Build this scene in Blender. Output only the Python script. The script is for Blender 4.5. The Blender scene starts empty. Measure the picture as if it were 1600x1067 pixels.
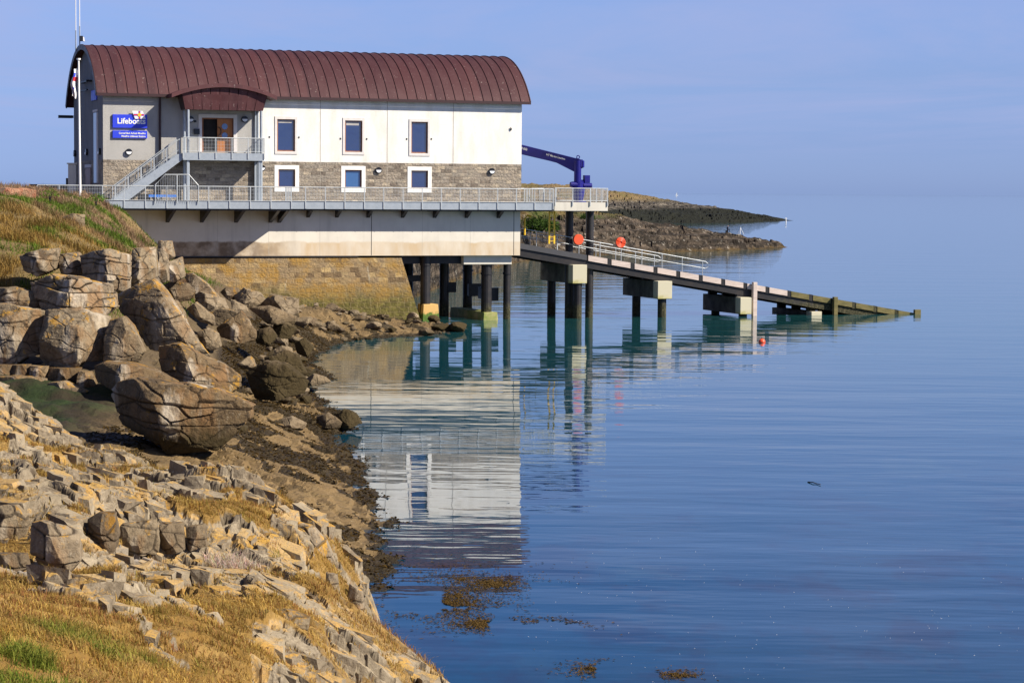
import bpy, bmesh, math, random
import numpy as np
from mathutils import Vector, Matrix
random.seed(7); rng = np.random.default_rng(7)
SC = bpy.context.scene; COL = SC.collection
# ------------------------------------------------------------ camera
F_PX, CAM_H, PITCH, ROLL = 3600.0, 9.5, math.atan(234.5/3600.0), 0.0075
CP, SP = math.cos(PITCH), math.sin(PITCH)
FW = Vector((0, CP, -SP)); R0 = Vector((1, 0, 0)); U0 = Vector((0, SP, CP))
RT = R0*math.cos(ROLL) + U0*math.sin(ROLL); UP = -R0*math.sin(ROLL) + U0*math.cos(ROLL)
CAM = Vector((0, 0, CAM_H))
cd = bpy.data.cameras.new('camera'); cam = bpy.data.objects.new('camera', cd); COL.objects.link(cam)
M = Matrix.Identity(4)
for i in range(3):
    M[i][0], M[i][1], M[i][2], M[i][3] = RT[i], UP[i], -FW[i], CAM[i]
cam.matrix_world = M
cd.sensor_width = 36.0; cd.lens = F_PX/1600.0*36.0; cd.clip_start = 0.5; cd.clip_end = 60000
SC.camera = cam
def ray(px, py): return FW + RT*((px-800)/F_PX) + UP*((533.5-py)/F_PX)
def atY(px, py, Y):                       # measured photo point at distance Y
    d = ray(px, py); return CAM + d*(Y/d.y)
def atz(px, py, z):
    d = ray(px, py); return CAM + d*((z-CAM_H)/d.z)
# ------------------------------------------------------------ building frame
PHI = math.radians(19.65)
BU = Vector((math.cos(PHI), math.sin(PHI), 0)); BV = Vector((-math.sin(PHI), math.cos(PHI), 0))
O = atY(161, 230, 160.0); O.z = 0
def bw(s, y, z): return O + BU*s + BV*y + Vector((0, 0, z))
def fac(px, py, n=0.0):                   # photo point on the plane n metres in front of the facade -> (along, height)
    d = ray(px, py); N = -BV
    t = (n - (CAM-O).dot(N))/d.dot(N); p = CAM + d*t - O
    return p.dot(BU), p.z
def gab(px, py, s=0.0):                   # photo point on the plane across the building at s -> (inward, height)
    d = ray(px, py); t = (s - (CAM-O).dot(BU))/d.dot(BU); p = CAM + d*t - O
    return p.dot(BV), p.z
def fs(px, n=0.0, py=260): return fac(px, py, n)[0]
def fz(px, py, n=0.0): return fac(px, py, n)[1]
# ------------------------------------------------------------ object helpers
def tag(o, label=None, cat=None, group=None, kind=None):
    if label: o['label'] = label
    if cat: o['category'] = cat
    if group: o['group'] = group
    if kind: o['kind'] = kind
    return o
def empty(name, loc, rz=0.0):
    o = bpy.data.objects.new(name, None); COL.objects.link(o); o.empty_display_size = 0.3
    o.location = loc; o.rotation_euler = (0, 0, rz); return o
def bthing(name, s, y, z, label, cat, group=None):
    o = empty(name, bw(s, y, z), PHI); o['b'] = (s, y, z); return tag(o, label, cat, group)
class MB:
    def __init__(self): self.v = []; self.f = []; self.m = []
    def add(self, vs, fs, m=0):
        b = len(self.v); self.v += [tuple(p) for p in vs]; self.f += [tuple(b+i for i in f) for f in fs]; self.m += [m]*len(fs); return self
    def box(self, x0, x1, y0, y1, z0, z1, m=0):
        return self.add([(x0,y0,z0),(x1,y0,z0),(x1,y1,z0),(x0,y1,z0),(x0,y0,z1),(x1,y0,z1),(x1,y1,z1),(x0,y1,z1)],
            [(0,3,2,1),(4,5,6,7),(0,1,5,4),(1,2,6,5),(2,3,7,6),(3,0,4,7)], m)
    def tube(self, pts, r, seg=8, m=0, r2=None):
        pts = [Vector(p) for p in pts]; vs = []; fs = []
        for i, p in enumerate(pts):
            t = (pts[min(i+1, len(pts)-1)] - pts[max(i-1, 0)]).normalized()
            a = Vector((0,0,1)) if abs(t.z) < .9 else Vector((1,0,0))
            x = t.cross(a).normalized(); y = t.cross(x)
            rr = r if r2 is None else r + (r2-r)*i/(len(pts)-1)
            for k in range(seg):
                an = 2*math.pi*k/seg; vs.append(p + x*(rr*math.cos(an)) + y*(rr*math.sin(an)))
        for i in range(len(pts)-1):
            for k in range(seg):
                k2 = (k+1) % seg; fs.append((i*seg+k, i*seg+k2, (i+1)*seg+k2, (i+1)*seg+k))
        fs.append(tuple(range(seg))[::-1]); fs.append(tuple((len(pts)-1)*seg+k for k in range(seg)))
        return self.add(vs, fs, m)
    def prism(self, poly, y0, y1, m=0):      # poly in (x,z) extruded along y
        n = len(poly); vs = [(x, y0, z) for x, z in poly] + [(x, y1, z) for x, z in poly]
        fs = [tuple(range(n)), tuple(range(2*n-1, n-1, -1))] + [(i, n+i, n+(i+1) % n, (i+1) % n) for i in range(n)]
        return self.add(vs, fs, m)
    def hexa(self, a, b, m=0):               # two quads (each 4 points) joined
        return self.add(list(a)+list(b), [(3,2,1,0),(4,5,6,7),(0,1,5,4),(1,2,6,5),(2,3,7,6),(3,0,4,7)], m)
    def beam(self, p, q, w, h, m=0):         # rectangular bar
        p = Vector(p); q = Vector(q); t = (q-p).normalized(); a = Vector((0,0,1)) if abs(t.z) < .95 else Vector((0,1,0))
        x = t.cross(a).normalized()*(w/2); y = x.cross(t).normalized()*(h/2)
        return self.hexa([p-x-y, p+x-y, p+x+y, p-x+y], [q-x-y, q+x-y, q+x+y, q-x+y], m)
    def build(self, name, mats, parent=None, bevel=0.0, smooth=False, base=None):
        if base is None: base = tuple(parent['b']) if parent is not None and 'b' in parent else (0,0,0)
        me = bpy.data.meshes.new(name)
        me.from_pydata([(x-base[0], y-base[1], z-base[2]) for x, y, z in self.v], [], self.f)
        if not isinstance(mats, (list, tuple)): mats = [mats]
        for mm in mats: me.materials.append(mm)
        if len(mats) > 1: me.polygons.foreach_set('material_index', self.m)
        bm = bmesh.new(); bm.from_mesh(me); bmesh.ops.recalc_face_normals(bm, faces=bm.faces)
        if bevel: bmesh.ops.bevel(bm, geom=bm.edges[:], offset=bevel, segments=1, affect='EDGES', clamp_overlap=True)
        bm.to_mesh(me); bm.free()
        if smooth:
            me.polygons.foreach_set('use_smooth', [True]*len(me.polygons))
        o = bpy.data.objects.new(name, me); COL.objects.link(o)
        if parent is not None: o.parent = parent
        if 'b' in (parent or {}): o['b'] = parent['b']
        return o
def done():                                   # drop the helper property
    for o in SC.objects:
        if 'b' in o: del o['b']
def text_mesh(txt, size, name, m, parent, loc, rot=(math.pi/2, 0, 0), align='LEFT', depth=0.012):
    cu = bpy.data.curves.new(name, 'FONT'); cu.body = txt; cu.size = size; cu.align_x = align; cu.extrude = depth; cu.offset = 0.006*size/0.3
    t = bpy.data.objects.new(name, cu); COL.objects.link(t); bpy.context.view_layer.update()
    me = bpy.data.meshes.new_from_object(t.evaluated_get(bpy.context.evaluated_depsgraph_get()))
    bpy.data.objects.remove(t); bpy.data.curves.remove(cu); me.name = name
    me.materials.clear(); me.materials.append(m)
    o = bpy.data.objects.new(name, me); COL.objects.link(o); o.parent = parent; o.location = loc; o.rotation_euler = rot
    return o
def mesh_np(name, V, F, m, attrs=None, smooth=False, parent=None, vcol=None):
    me = bpy.data.meshes.new(name); V = np.asarray(V, np.float32); F = np.asarray(F, np.int32); k = F.shape[1]
    me.vertices.add(len(V)); me.vertices.foreach_set('co', V.ravel())
    me.loops.add(F.size); me.loops.foreach_set('vertex_index', F.ravel())
    me.polygons.add(len(F)); me.polygons.foreach_set('loop_start', np.arange(0, F.size, k, dtype=np.int32))
    me.polygons.foreach_set('loop_total', np.full(len(F), k, np.int32))
    me.update(calc_edges=True)
    me.polygons.foreach_set('use_smooth', np.full(len(F), smooth, bool))
    for an, av in (attrs or {}).items():
        a = me.attributes.new(an, 'FLOAT', 'POINT'); a.data.foreach_set('value', np.asarray(av, np.float32).ravel())
    if vcol is not None:
        a = me.attributes.new('tint', 'FLOAT_COLOR', 'POINT'); a.data.foreach_set('color', np.asarray(vcol, np.float32).ravel())
    for mm in (m if isinstance(m, (list, tuple)) else [m]): me.materials.append(mm)
    o = bpy.data.objects.new(name, me); COL.objects.link(o)
    if parent is not None: o.parent = parent
    return o
# ------------------------------------------------------------ numpy noise
def _h(ix, iy, iz, s):
    n = (ix.astype(np.int64)*374761393 + iy.astype(np.int64)*668265263 + iz.astype(np.int64)*2147483647 + s*974634777) & 0xffffffff
    n = ((n ^ (n >> 13))*1274126177) & 0xffffffff; n = ((n ^ (n >> 16))*2246822519) & 0xffffffff
    return ((n ^ (n >> 15)) & 0xffffff)/float(0xffffff)
def vn2(x, y, s=0):
    ix = np.floor(x); iy = np.floor(y); fx = x-ix; fy = y-iy; z = np.zeros_like(ix)
    fx = fx*fx*fx*(fx*(fx*6-15)+10); fy = fy*fy*fy*(fy*(fy*6-15)+10)
    a = _h(ix,iy,z,s); b = _h(ix+1,iy,z,s); c = _h(ix,iy+1,z,s); d = _h(ix+1,iy+1,z,s)
    return (a*(1-fx)+b*fx)*(1-fy) + (c*(1-fx)+d*fx)*fy - .5
def fb2(x, y, s=0, o=4):
    r = 0; a = 1.0
    for k in range(o): r = r + a*vn2(x*2**k + 17.3*k, y*2**k - 9.1*k, s+k); a *= .5
    return r
def vn3(x, y, z, s=0):
    ix = np.floor(x); iy = np.floor(y); iz = np.floor(z); fx = x-ix; fy = y-iy; fz_ = z-iz
    fx = fx*fx*(3-2*fx); fy = fy*fy*(3-2*fy); fz_ = fz_*fz_*(3-2*fz_); r = 0
    for i in (0, 1):
        for j in (0, 1):
            for k in (0, 1):
                r = r + _h(ix+i, iy+j, iz+k, s)*(fx if i else 1-fx)*(fy if j else 1-fy)*(fz_ if k else 1-fz_)
    return r - .5
def fb3(x, y, z, s=0, o=3):
    r = 0; a = 1.0
    for k in range(o): r = r + a*vn3(x*2**k, y*2**k+5.1*k, z*2**k, s+k); a *= .5
    return r
def voro(x, y, s=0, jit=.85):                 # F1, F2, random of the nearest cell (3), offset to its centre
    ix = np.floor(x); iy = np.floor(y); f1 = np.full(x.shape, 9.0); f2 = np.full(x.shape, 9.0)
    r1 = np.zeros_like(x); r2 = np.zeros_like(x); r3 = np.zeros_like(x); ox = np.zeros_like(x); oy = np.zeros_like(x); z0 = np.zeros_like(ix)
    for i in (-1, 0, 1):
        for j in (-1, 0, 1):
            cx = ix+i; cy = iy+j
            px = cx+.5+(_h(cx,cy,z0,s)-.5)*jit; py = cy+.5+(_h(cx,cy,z0,s+1)-.5)*jit
            d = np.maximum(abs(px-x), abs(py-y))*.6 + np.hypot(px-x, py-y)*.4
            nw = d < f1
            f2 = np.where(nw, f1, np.minimum(f2, d)); f1 = np.where(nw, d, f1)
            r1 = np.where(nw, _h(cx,cy,z0,s+2), r1); r2 = np.where(nw, _h(cx,cy,z0,s+3), r2); r3 = np.where(nw, _h(cx,cy,z0,s+4), r3)
            ox = np.where(nw, x-px, ox); oy = np.where(nw, y-py, oy)
    return f1, f2, r1-.5, r2-.5, r3-.5, ox, oy
def sst(a, b, x): t = np.clip((x-a)/(b-a), 0, 1); return t*t*(3-2*t)
class TPS:                                    # smooth surface through surveyed points
    def __init__(self, pts, lam=0.0):
        P = np.array(pts, float); self.p = P[:, :2]; n = len(P)
        K = self._k(self.p, self.p) + lam*np.eye(n); Q = np.c_[np.ones(n), self.p]
        A = np.block([[K, Q], [Q.T, np.zeros((3, 3))]])
        self.w = np.linalg.solve(A, np.r_[P[:, 2], 0, 0, 0])
    def _k(self, a, b):
        d2 = ((a[:, None, :]-b[None, :, :])**2).sum(-1); return .5*d2*np.log(d2+1e-9)
    def __call__(self, x, y):
        sh = x.shape; q = np.c_[x.ravel(), y.ravel()]; out = np.empty(len(q)); n = len(self.p)
        for i in range(0, len(q), 40000):
            b = q[i:i+40000]; out[i:i+40000] = self._k(b, self.p)@self.w[:n] + self.w[n] + b@self.w[n+1:]
        return out.reshape(sh)
def grid_faces(ny, nx):
    i = np.arange((ny-1)*(nx-1)); r = i//(nx-1); c = i % (nx-1); a = r*nx+c
    return np.c_[a, a+1, a+nx+1, a+nx]
# ------------------------------------------------------------ material helpers
def nd(nt, typ, ins=None, **props):
    n = nt.nodes.new('ShaderNode'+typ)
    for k, v in props.items(): setattr(n, k, v)
    for k, v in (ins or {}).items():
        sk = n.inputs[k]
        if isinstance(v, bpy.types.NodeSocket): nt.links.new(v, sk)
        elif isinstance(v, bpy.types.Node): nt.links.new(v.outputs[0], sk)
        else: sk.default_value = (tuple(v)+(1.0,) if isinstance(v, (tuple, list)) and len(v) == 3 and sk.type == 'RGBA' else v)
    return n
def vec(nt, scale=(1,1,1), rot=(0,0,0), src='Object'):
    tc = nd(nt, 'TexCoord'); return nd(nt, 'Mapping', {'Vector': tc.outputs[src], 'Scale': scale, 'Rotation': rot}).outputs[0]
def noi(nt, v, scale, detail=4, rough=.55, dist=0.0):
    return nd(nt, 'TexNoise', {'Vector': v, 'Scale': scale, 'Detail': detail, 'Roughness': rough, 'Distortion': dist}).outputs['Fac']
def ramp(nt, fac, stops, interp='LINEAR'):
    n = nd(nt, 'ValToRGB', {'Fac': fac}); n.color_ramp.interpolation = interp; e = n.color_ramp.elements
    while len(e) < len(stops): e.new(.5)
    for el, (p, c) in zip(e, stops):
        el.position = p; el.color = (c, c, c, 1) if isinstance(c, (int, float)) else tuple(c)+(1,)
    return n.outputs[0]
def mix(nt, fac, a, b, mode='MIX'):
    n = nd(nt, 'Mix', data_type='RGBA', blend_type=mode)
    for i, v in ((0, fac), (6, a), (7, b)):
        if isinstance(v, bpy.types.NodeSocket): nt.links.new(v, n.inputs[i])
        elif i == 0: n.inputs[0].default_value = v
        else: n.inputs[i].default_value = tuple(v)+(1,)
    return n.outputs[2]
def ma(nt, op, a, b=0.0, c=0.0, clamp=False):
    n = nd(nt, 'Math', operation=op); n.use_clamp = clamp
    for i, v in enumerate((a, b, c)):
        if isinstance(v, bpy.types.NodeSocket): nt.links.new(v, n.inputs[i])
        else: n.inputs[i].default_value = v
    return n.outputs[0]
def mrange(nt, v, a, b, c=0.0, d=1.0):
    return nd(nt, 'MapRange', {'Value': v, 'From Min': a, 'From Max': b, 'To Min': c, 'To Max': d}, clamp=True).outputs[0]
def bump(nt, h, strength=.5, dist=.02, normal=None):
    ins = {'Height': h, 'Strength': strength, 'Distance': dist}
    if normal is not None: ins['Normal'] = normal
    return nd(nt, 'Bump', ins).outputs[0]
def sepz(nt, src='Object'):
    tc = nd(nt, 'TexCoord'); return nd(nt, 'SeparateXYZ', {'Vector': tc.outputs[src]})
def newmat(name):
    m = bpy.data.materials.new(name); m.use_nodes = True; nt = m.node_tree; nt.nodes.clear()
    out = nd(nt, 'OutputMaterial'); b = nd(nt, 'BsdfPrincipled'); nt.links.new(b.outputs[0], out.inputs[0])
    return m, nt, b
def setp(nt, b, **k):
    nm = {'col': 'Base Color', 'rough': 'Roughness', 'metal': 'Metallic', 'normal': 'Normal', 'spec': 'Specular IOR Level', 'ior': 'IOR', 'emit': 'Emission Color', 'emits': 'Emission Strength', 'sub': 'Subsurface Weight'}
    for kk, v in k.items():
        sk = b.inputs[nm[kk]]
        if isinstance(v, bpy.types.NodeSocket): nt.links.new(v, sk)
        else: sk.default_value = tuple(v)+(1,) if isinstance(v, (tuple, list)) else v
def simple(name, c1, c2=None, scale=3.0, rough=.6, metal=0.0, bs=.15, bd=.01, spec=.5, str_=(1,1,1)):
    m, nt, b = newmat(name); v = vec(nt, str_); f = noi(nt, v, scale, 6, .6)
    c2 = c2 or tuple(x*.75 for x in c1)
    setp(nt, b, col=mix(nt, ramp(nt, f, [(.35, 0.0), (.68, 1.0)]), c1, c2), rough=mrange(nt, f, .3, .7, rough-.08, rough+.08), metal=metal, spec=spec)
    if bs: setp(nt, b, normal=bump(nt, noi(nt, v, scale*6, 4), bs, bd))
    return m
# ------------------------------------------------------------ light and sky
SKYT = [(0.0, (0.494, 0.728, 1.689)), (0.022, (0.42, 0.597, 1.377)), (0.05, (0.442, 0.565, 1.138)), (0.077, (0.508, 0.603, 1.098)), (0.16, (0.448, 0.578, 1.026)), (0.3, (0.28, 0.392, 0.765)), (0.55, (0.14, 0.205, 0.392))]
LD = (BU*-1.05 + BV*.78 + Vector((0,0,-1))).normalized()      # direction the sunlight travels
sl = bpy.data.lights.new('sun', 'SUN'); sl.energy = 5.0; sl.angle = math.radians(.5); sl.color = (1, .91, .77)
so = bpy.data.objects.new('sun', sl); COL.objects.link(so); so.rotation_euler = LD.to_track_quat('-Z', 'Y').to_euler(); so.location = (60, -20, 60)
EL = math.asin(-LD.z); AZ = math.atan2(-LD.x, -LD.y)
W = bpy.data.worlds.new('World'); SC.world = W; W.use_nodes = True; wn = W.node_tree; wn.nodes.clear()
sky = nd(wn, 'TexSky', sky_type='NISHITA', sun_disc=False, sun_elevation=EL, sun_rotation=AZ, altitude=0.0, air_density=1.0, dust_density=.6, ozone_density=1.5)
tc = nd(wn, 'TexCoord'); sx = nd(wn, 'SeparateXYZ', {'Vector': tc.outputs['Generated']})
zz = ma(wn, 'MAXIMUM', sx.outputs[2], .012)
cv = nd(wn, 'CombineXYZ', {'X': ma(wn, 'DIVIDE', sx.outputs[0], zz), 'Y': ma(wn, 'DIVIDE', sx.outputs[1], zz)})
cm = nd(wn, 'Mapping', {'Vector': cv, 'Scale': (.30, .10, 1), 'Rotation': (0, 0, .25)})
cl = ma(wn, 'ADD', noi(wn, cm, 1.0, 7, .62, .5), ma(wn, 'MULTIPLY', noi(wn, cm, .23, 3), .5))
cl = ma(wn, 'MULTIPLY', mrange(wn, cl, .64, .92), mrange(wn, sx.outputs[2], .012, .05))
SKYC = sky.outputs[0]
SKYC = mix(wn, 1.0, SKYC, ramp(wn, sx.outputs[2], SKYT), 'MULTIPLY')
SKYC = mix(wn, ma(wn, 'MULTIPLY', cl, .75), SKYC, (3.0, 3.4, 5.5))
bg = nd(wn, 'Background', {'Color': SKYC, 'Strength': .0758}); wo = nd(wn, 'OutputWorld'); wn.links.new(bg.outputs[0], wo.inputs[0])
SC.view_settings.view_transform = 'Standard'; SC.view_settings.look = 'None'; SC.view_settings.exposure = 0.85; SC.view_settings.gamma = 1.0
# ------------------------------------------------------------ materials of built things
def mk_render(name, base, stain):
    m, nt, b = newmat(name); v = vec(nt); g = noi(nt, v, 38, 3, .7); l = noi(nt, vec(nt, (.9, .9, .28)), 1.1, 5, .6)
    sp = noi(nt, v, 9, 5, .7)
    c = mix(nt, ramp(nt, l, [(.46, 0.0), (.75, .55)]), base, stain); c = mix(nt, ramp(nt, sp, [(.52, 0.0), (.72, .35)]), c, stain)
    setp(nt, b, col=c, rough=.9, spec=.2, normal=bump(nt, g, .9, .03)); return m
M_gable = mk_render('shaded_gable_roughcast', (.22, .22, .23), (.15, .15, .16)); M_white = mk_render('white_roughcast', (.80, .785, .74), (.54, .49, .40))  # left gable roughcast is darker: its shade is painted into the colour
M_grey = mk_render('grey_roughcast', (.40, .39, .37), (.27, .27, .26))
def mk_stone(name, bw_, bh, cols, mort, algae=None, bd=.05):
    m, nt, b = newmat(name); s = sepz(nt); xy = ma(nt, 'ADD', s.outputs[0], ma(nt, 'MULTIPLY', s.outputs[1], .97))
    p = nd(nt, 'CombineXYZ', {'X': xy, 'Y': s.outputs[2]}); w = nd(nt, 'TexNoise', {'Vector': p, 'Scale': 1.7, 'Detail': 2})
    p = nd(nt, 'VectorMath', {0: p.outputs[0], 1: nd(nt, 'VectorMath', {0: w.outputs['Color'], 1: (.09, .05, 0)}, operation='MULTIPLY').outputs[0]}, operation='ADD').outputs[0]
    br = nd(nt, 'TexBrick', {'Vector': p, 'Color1': (0, 0, 0), 'Color2': (1, 1, 1), 'Mortar': (.5, .5, .5), 'Scale': 1.0, 'Mortar Size': .012, 'Mortar Smooth': .35, 'Bias': 0.0, 'Brick Width': bw_, 'Row Height': bh}, offset=.5, offset_frequency=2, squash=.72, squash_frequency=3)
    n1 = noi(nt, p, 2.2, 5, .65); n2 = noi(nt, p, 5.5, 5, .7)
    f = ma(nt, 'ADD', ma(nt, 'MULTIPLY', nd(nt, 'RGBToBW', {'Color': br.outputs[0]}).outputs[0], .85), ma(nt, 'MULTIPLY', ma(nt, 'SUBTRACT', n1, .35), .6))
    c = ramp(nt, f, cols); c = mix(nt, ramp(nt, n2, [(.42, 0.0), (.75, .45)]), c, tuple(x*.45 for x in cols[0][1]))
    if algae: c = algae(nt, c, s, n1, p)
    c = mix(nt, br.outputs['Fac'], c, mort)
    h = ma(nt, 'SUBTRACT', ma(nt, 'ADD', ma(nt, 'MULTIPLY', n2, 1.3), ma(nt, 'MULTIPLY', nd(nt, 'RGBToBW', {'Color': br.outputs[0]}).outputs[0], .6)), ma(nt, 'MULTIPLY', br.outputs['Fac'], 1.3))
    setp(nt, b, col=c, rough=.88, spec=.25, normal=bump(nt, h, 1.0, bd)); return m
M_stone = mk_stone('coursed_stone', .56, .25, [(.12, (0.200, 0.164, 0.130)), (.4, (0.389, 0.324, 0.253)), (.68, (0.317, 0.277, 0.230)), (.95, (0.519, 0.430, 0.317))], (0.365, 0.330, 0.277), None, .15)
def algae(nt, c, s, n1, p):
    n = noi(nt, p, .7, 4, .6); n3 = noi(nt, nd(nt, 'Mapping', {'Vector': p, 'Scale': (1.9, .22, 1), 'Location': (3, 1, 0)}).outputs[0], 1.0, 4, .6)
    c = mix(nt, ramp(nt, n, [(.46, 0.0), (.60, .9)]), c, (0.340, 0.200, 0.051))
    c = mix(nt, ramp(nt, n3, [(.66, 0.0), (.72, .75)]), c, (0.442, 0.399, 0.306))
    lo = mrange(nt, ma(nt, 'ADD', s.outputs[2], ma(nt, 'MULTIPLY', n, 2.4)), 4.1, 2.5)
    c = mix(nt, lo, c, mix(nt, ramp(nt, n1, [(.4, 0.0), (.6, 1.0)]), (0.085, 0.072, 0.019), (0.162, 0.140, 0.038)))
    return c
M_base = mk_stone('sea_wall_stone', .70, .36, [(.12, (0.162, 0.109, 0.059)), (.4, (0.356, 0.248, 0.126)), (.68, (0.270, 0.198, 0.118)), (.95, (0.497, 0.357, 0.168))], (0.432, 0.327, 0.185), algae, .12)
def mk_conc(name, base, zs=None):
    m, nt, b = newmat(name); s = sepz(nt); v = vec(nt); n = noi(nt, v, .6, 6, .62); d = noi(nt, vec(nt, (1.6, 1.6, .12)), 1.0, 4, .6); f = noi(nt, v, 14, 4)
    c = mix(nt, ramp(nt, n, [(.38, 0.0), (.7, .45)]), base, tuple(x*.72 for x in base)); c = mix(nt, ramp(nt, d, [(.55, 0.0), (.75, .4)]), c, tuple(x*.6 for x in base))
    if zs:
        e = noi(nt, vec(nt, (1, 1, .3)), .9, 5, .6)
        lo = mrange(nt, ma(nt, 'ADD', s.outputs[2], ma(nt, 'MULTIPLY', e, .5)), zs+.30, zs+.18)
        c = mix(nt, ma(nt, 'MULTIPLY', lo, mrange(nt, e, .35, .65, .25, .8)), c, (.50, .36, .20))
        le = ma(nt, 'MULTIPLY', lo, mrange(nt, s.outputs[0], 12.5, 8.0)); c = mix(nt, ma(nt, 'MULTIPLY', le, mrange(nt, noi(nt, v, 1.3, 5), .3, .6, .2, .9)), c, (.16, .11, .07))
    setp(nt, b, col=c, rough=.85, spec=.25, normal=bump(nt, f, .25, .01)); return m
M_conc = mk_conc('pale_concrete', (.66, .62, .54), 1.0)
M_conc2 = mk_conc('plain_concrete', (.60, .57, .50))
def mk_copper(name='brown_copper', k=1.0):
    m, nt, b = newmat(name); v = vec(nt); s = sepz(nt); pid = ma(nt, 'FLOOR', ma(nt, 'DIVIDE', s.outputs[0], .725))
    wn_ = nd(nt, 'TexWhiteNoise', {'W': pid}, noise_dimensions='1D').outputs[0]
    n = noi(nt, vec(nt, (.8, .35, .35)), 1.2, 6, .65); sp = noi(nt, v, 5.5, 6, .72); fl = noi(nt, vec(nt, (6, 1, 1)), 1.6, 4, .7)
    c = mix(nt, wn_, (.044*k, .014*k, .018*k), (.072*k, .024*k, .026*k)); c = mix(nt, ramp(nt, n, [(.40, 0.0), (.70, .7)]), c, (.078*k, .034*k, .036*k))
    c = mix(nt, ramp(nt, fl, [(.58, 0.0), (.75, .4)]), c, (.125*k, .075*k, .075*k)); c = mix(nt, ramp(nt, sp, [(.63, 0.0), (.70, .8)]), c, (.40, .34, .31))
    setp(nt, b, col=c, rough=.62, metal=.15, spec=.35, normal=bump(nt, n, .15, .02)); return m
M_cop = mk_copper(); M_cop2 = mk_copper('canopy_copper', 1.35)
M_copdark = simple('dark_brown_metal', (.05, .022, .022), (.035, .018, .02), 2, .5, .2)
M_galv = simple('galvanised_steel', (.37, .41, .45), (.27, .31, .36), 3, .5, .35, .1)
M_rail = simple('galvanised_rail', (.46, .49, .51), (.34, .37, .40), 5, .5, .25, 0)
def mk_black():
    m, nt, b = newmat('black_steel'); v = vec(nt); n = noi(nt, v, 2.2, 5, .65); z = nd(nt, 'SeparateXYZ', {'Vector': nd(nt, 'NewGeometry').outputs['Position']}).outputs[2]
    c = mix(nt, ramp(nt, n, [(.45, 0.0), (.7, .8)]), (.012, .0115, .013), (.028, .022, .020)); f = mrange(nt, ma(nt, 'ADD', z, ma(nt, 'MULTIPLY', ma(nt, 'SUBTRACT', n, .5), 1.6)), 1.25, .75)
    c = mix(nt, f, c, mix(nt, ramp(nt, noi(nt, v, 7, 4, .7), [(.45, 0.0), (.65, 1.0)]), (.022, .022, .008), (.085, .075, .04)))
    setp(nt, b, col=c, rough=mrange(nt, f, 0, 1, .5, .9), spec=.4, normal=bump(nt, noi(nt, v, 9, 4), mrange(nt, f, 0, 1, .1, .9), .04)); return m
M_black = mk_black()
M_blackp = simple('black_plastic', (.012, .012, .014), None, 3, .35, 0, 0)
M_lens = simple('white_lens', (.80, .81, .82), (.72, .73, .75), 3, .3, 0, 0)
M_wood = simple('brown_window_wood', (.27, .10, .035), (.18, .065, .025), 4, .5, 0, .2, .01, .4, (1, 1, .2))
M_door = simple('orange_door_wood', (.42, .155, .03), (.33, .11, .022), 3, .4, 0, .2, .01, .4, (6, 1, .4))
M_blue = simple('navy_paint', (.006, .006, .17), (.008, .008, .13), 2, .5, 0, .1, .01, .25)
M_sign = simple('blue_sign', (.02, .045, .62), (.024, .05, .55), 2, .45, 0, 0)
M_wht = simple('white_paint', (.82, .82, .80), (.74, .74, .72), 2, .5, 0, 0)
M_red = simple('red_paint', (.62, .03, .05), None, 3, .5, 0, 0)
M_yel = simple('yellow_paint', (.80, .50, .02), (.70, .42, .02), 2, .5, 0, 0)
M_org = simple('orange_plastic', (.80, .085, .02), (.70, .07, .02), 3, .5, 0, .1)
M_orgd = simple('orange_rope', (.62, .05, .015), (.45, .035, .012), 9, .7, 0, .3)
M_timber = simple('silver_timber', (.60, .51, .46), (.42, .345, .31), 2.2, .85, 0, .6, .02, .2, (.5, 4, 5))
M_timbw = simple('mossy_timber', (.17, .14, .055), (.085, .08, .03), 1.6, .8, 0, .6, .03, .3, (.8, 2, 2))
M_dark = simple('dark_interior', (.012, .010, .010), None, 3, .9, 0, 0)
M_bluepl = simple('blue_plastic', (.03, .17, .60), None, 3, .4, 0, 0)
M_tyre = simple('black_rubber', (.02, .018, .018), None, 4, .8, 0, .2)
def mk_glass(name, c, rough=.03):
    m, nt, b = newmat(name); v = vec(nt)
    setp(nt, b, col=c, rough=rough, spec=.9, ior=1.7, normal=bump(nt, noi(nt, v, .9, 2), .03, .3)); return m
M_glass = mk_glass('window_glass', (.006, .02, .09)); M_glassl = mk_glass('frosted_glass', (.03, .10, .26), .25)
def mk_alg():
    m, nt, b = newmat('algae_concrete'); s = sepz(nt); n = noi(nt, vec(nt), 2.4, 5, .65)
    z = ma(nt, 'ADD', s.outputs[2], ma(nt, 'MULTIPLY', ma(nt, 'SUBTRACT', n, .5), .9))
    c = mix(nt, mrange(nt, z, .62, .5), (.58, .36, .12), mix(nt, ramp(nt, n, [(.45, 0.0), (.62, 1.0)]), (.06, .12, .012), (.14, .20, .03)))
    setp(nt, b, col=c, rough=.85, normal=bump(nt, noi(nt, vec(nt), 9, 4), .6, .03)); return m
M_alg = mk_alg()
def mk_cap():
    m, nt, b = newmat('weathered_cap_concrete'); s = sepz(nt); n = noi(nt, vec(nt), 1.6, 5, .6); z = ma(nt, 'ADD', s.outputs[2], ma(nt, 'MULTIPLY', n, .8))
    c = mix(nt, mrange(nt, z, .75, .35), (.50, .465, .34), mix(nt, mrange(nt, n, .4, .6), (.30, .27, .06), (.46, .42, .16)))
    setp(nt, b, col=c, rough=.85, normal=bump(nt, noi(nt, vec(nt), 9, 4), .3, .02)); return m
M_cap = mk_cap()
M_capshade = simple('shaded_cap_concrete', (.13, .12, .095), (.06, .055, .04), 1.3, .9, 0, .4, .03)  # cap sides: shadow under the slipway painted in as darker concrete
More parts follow.
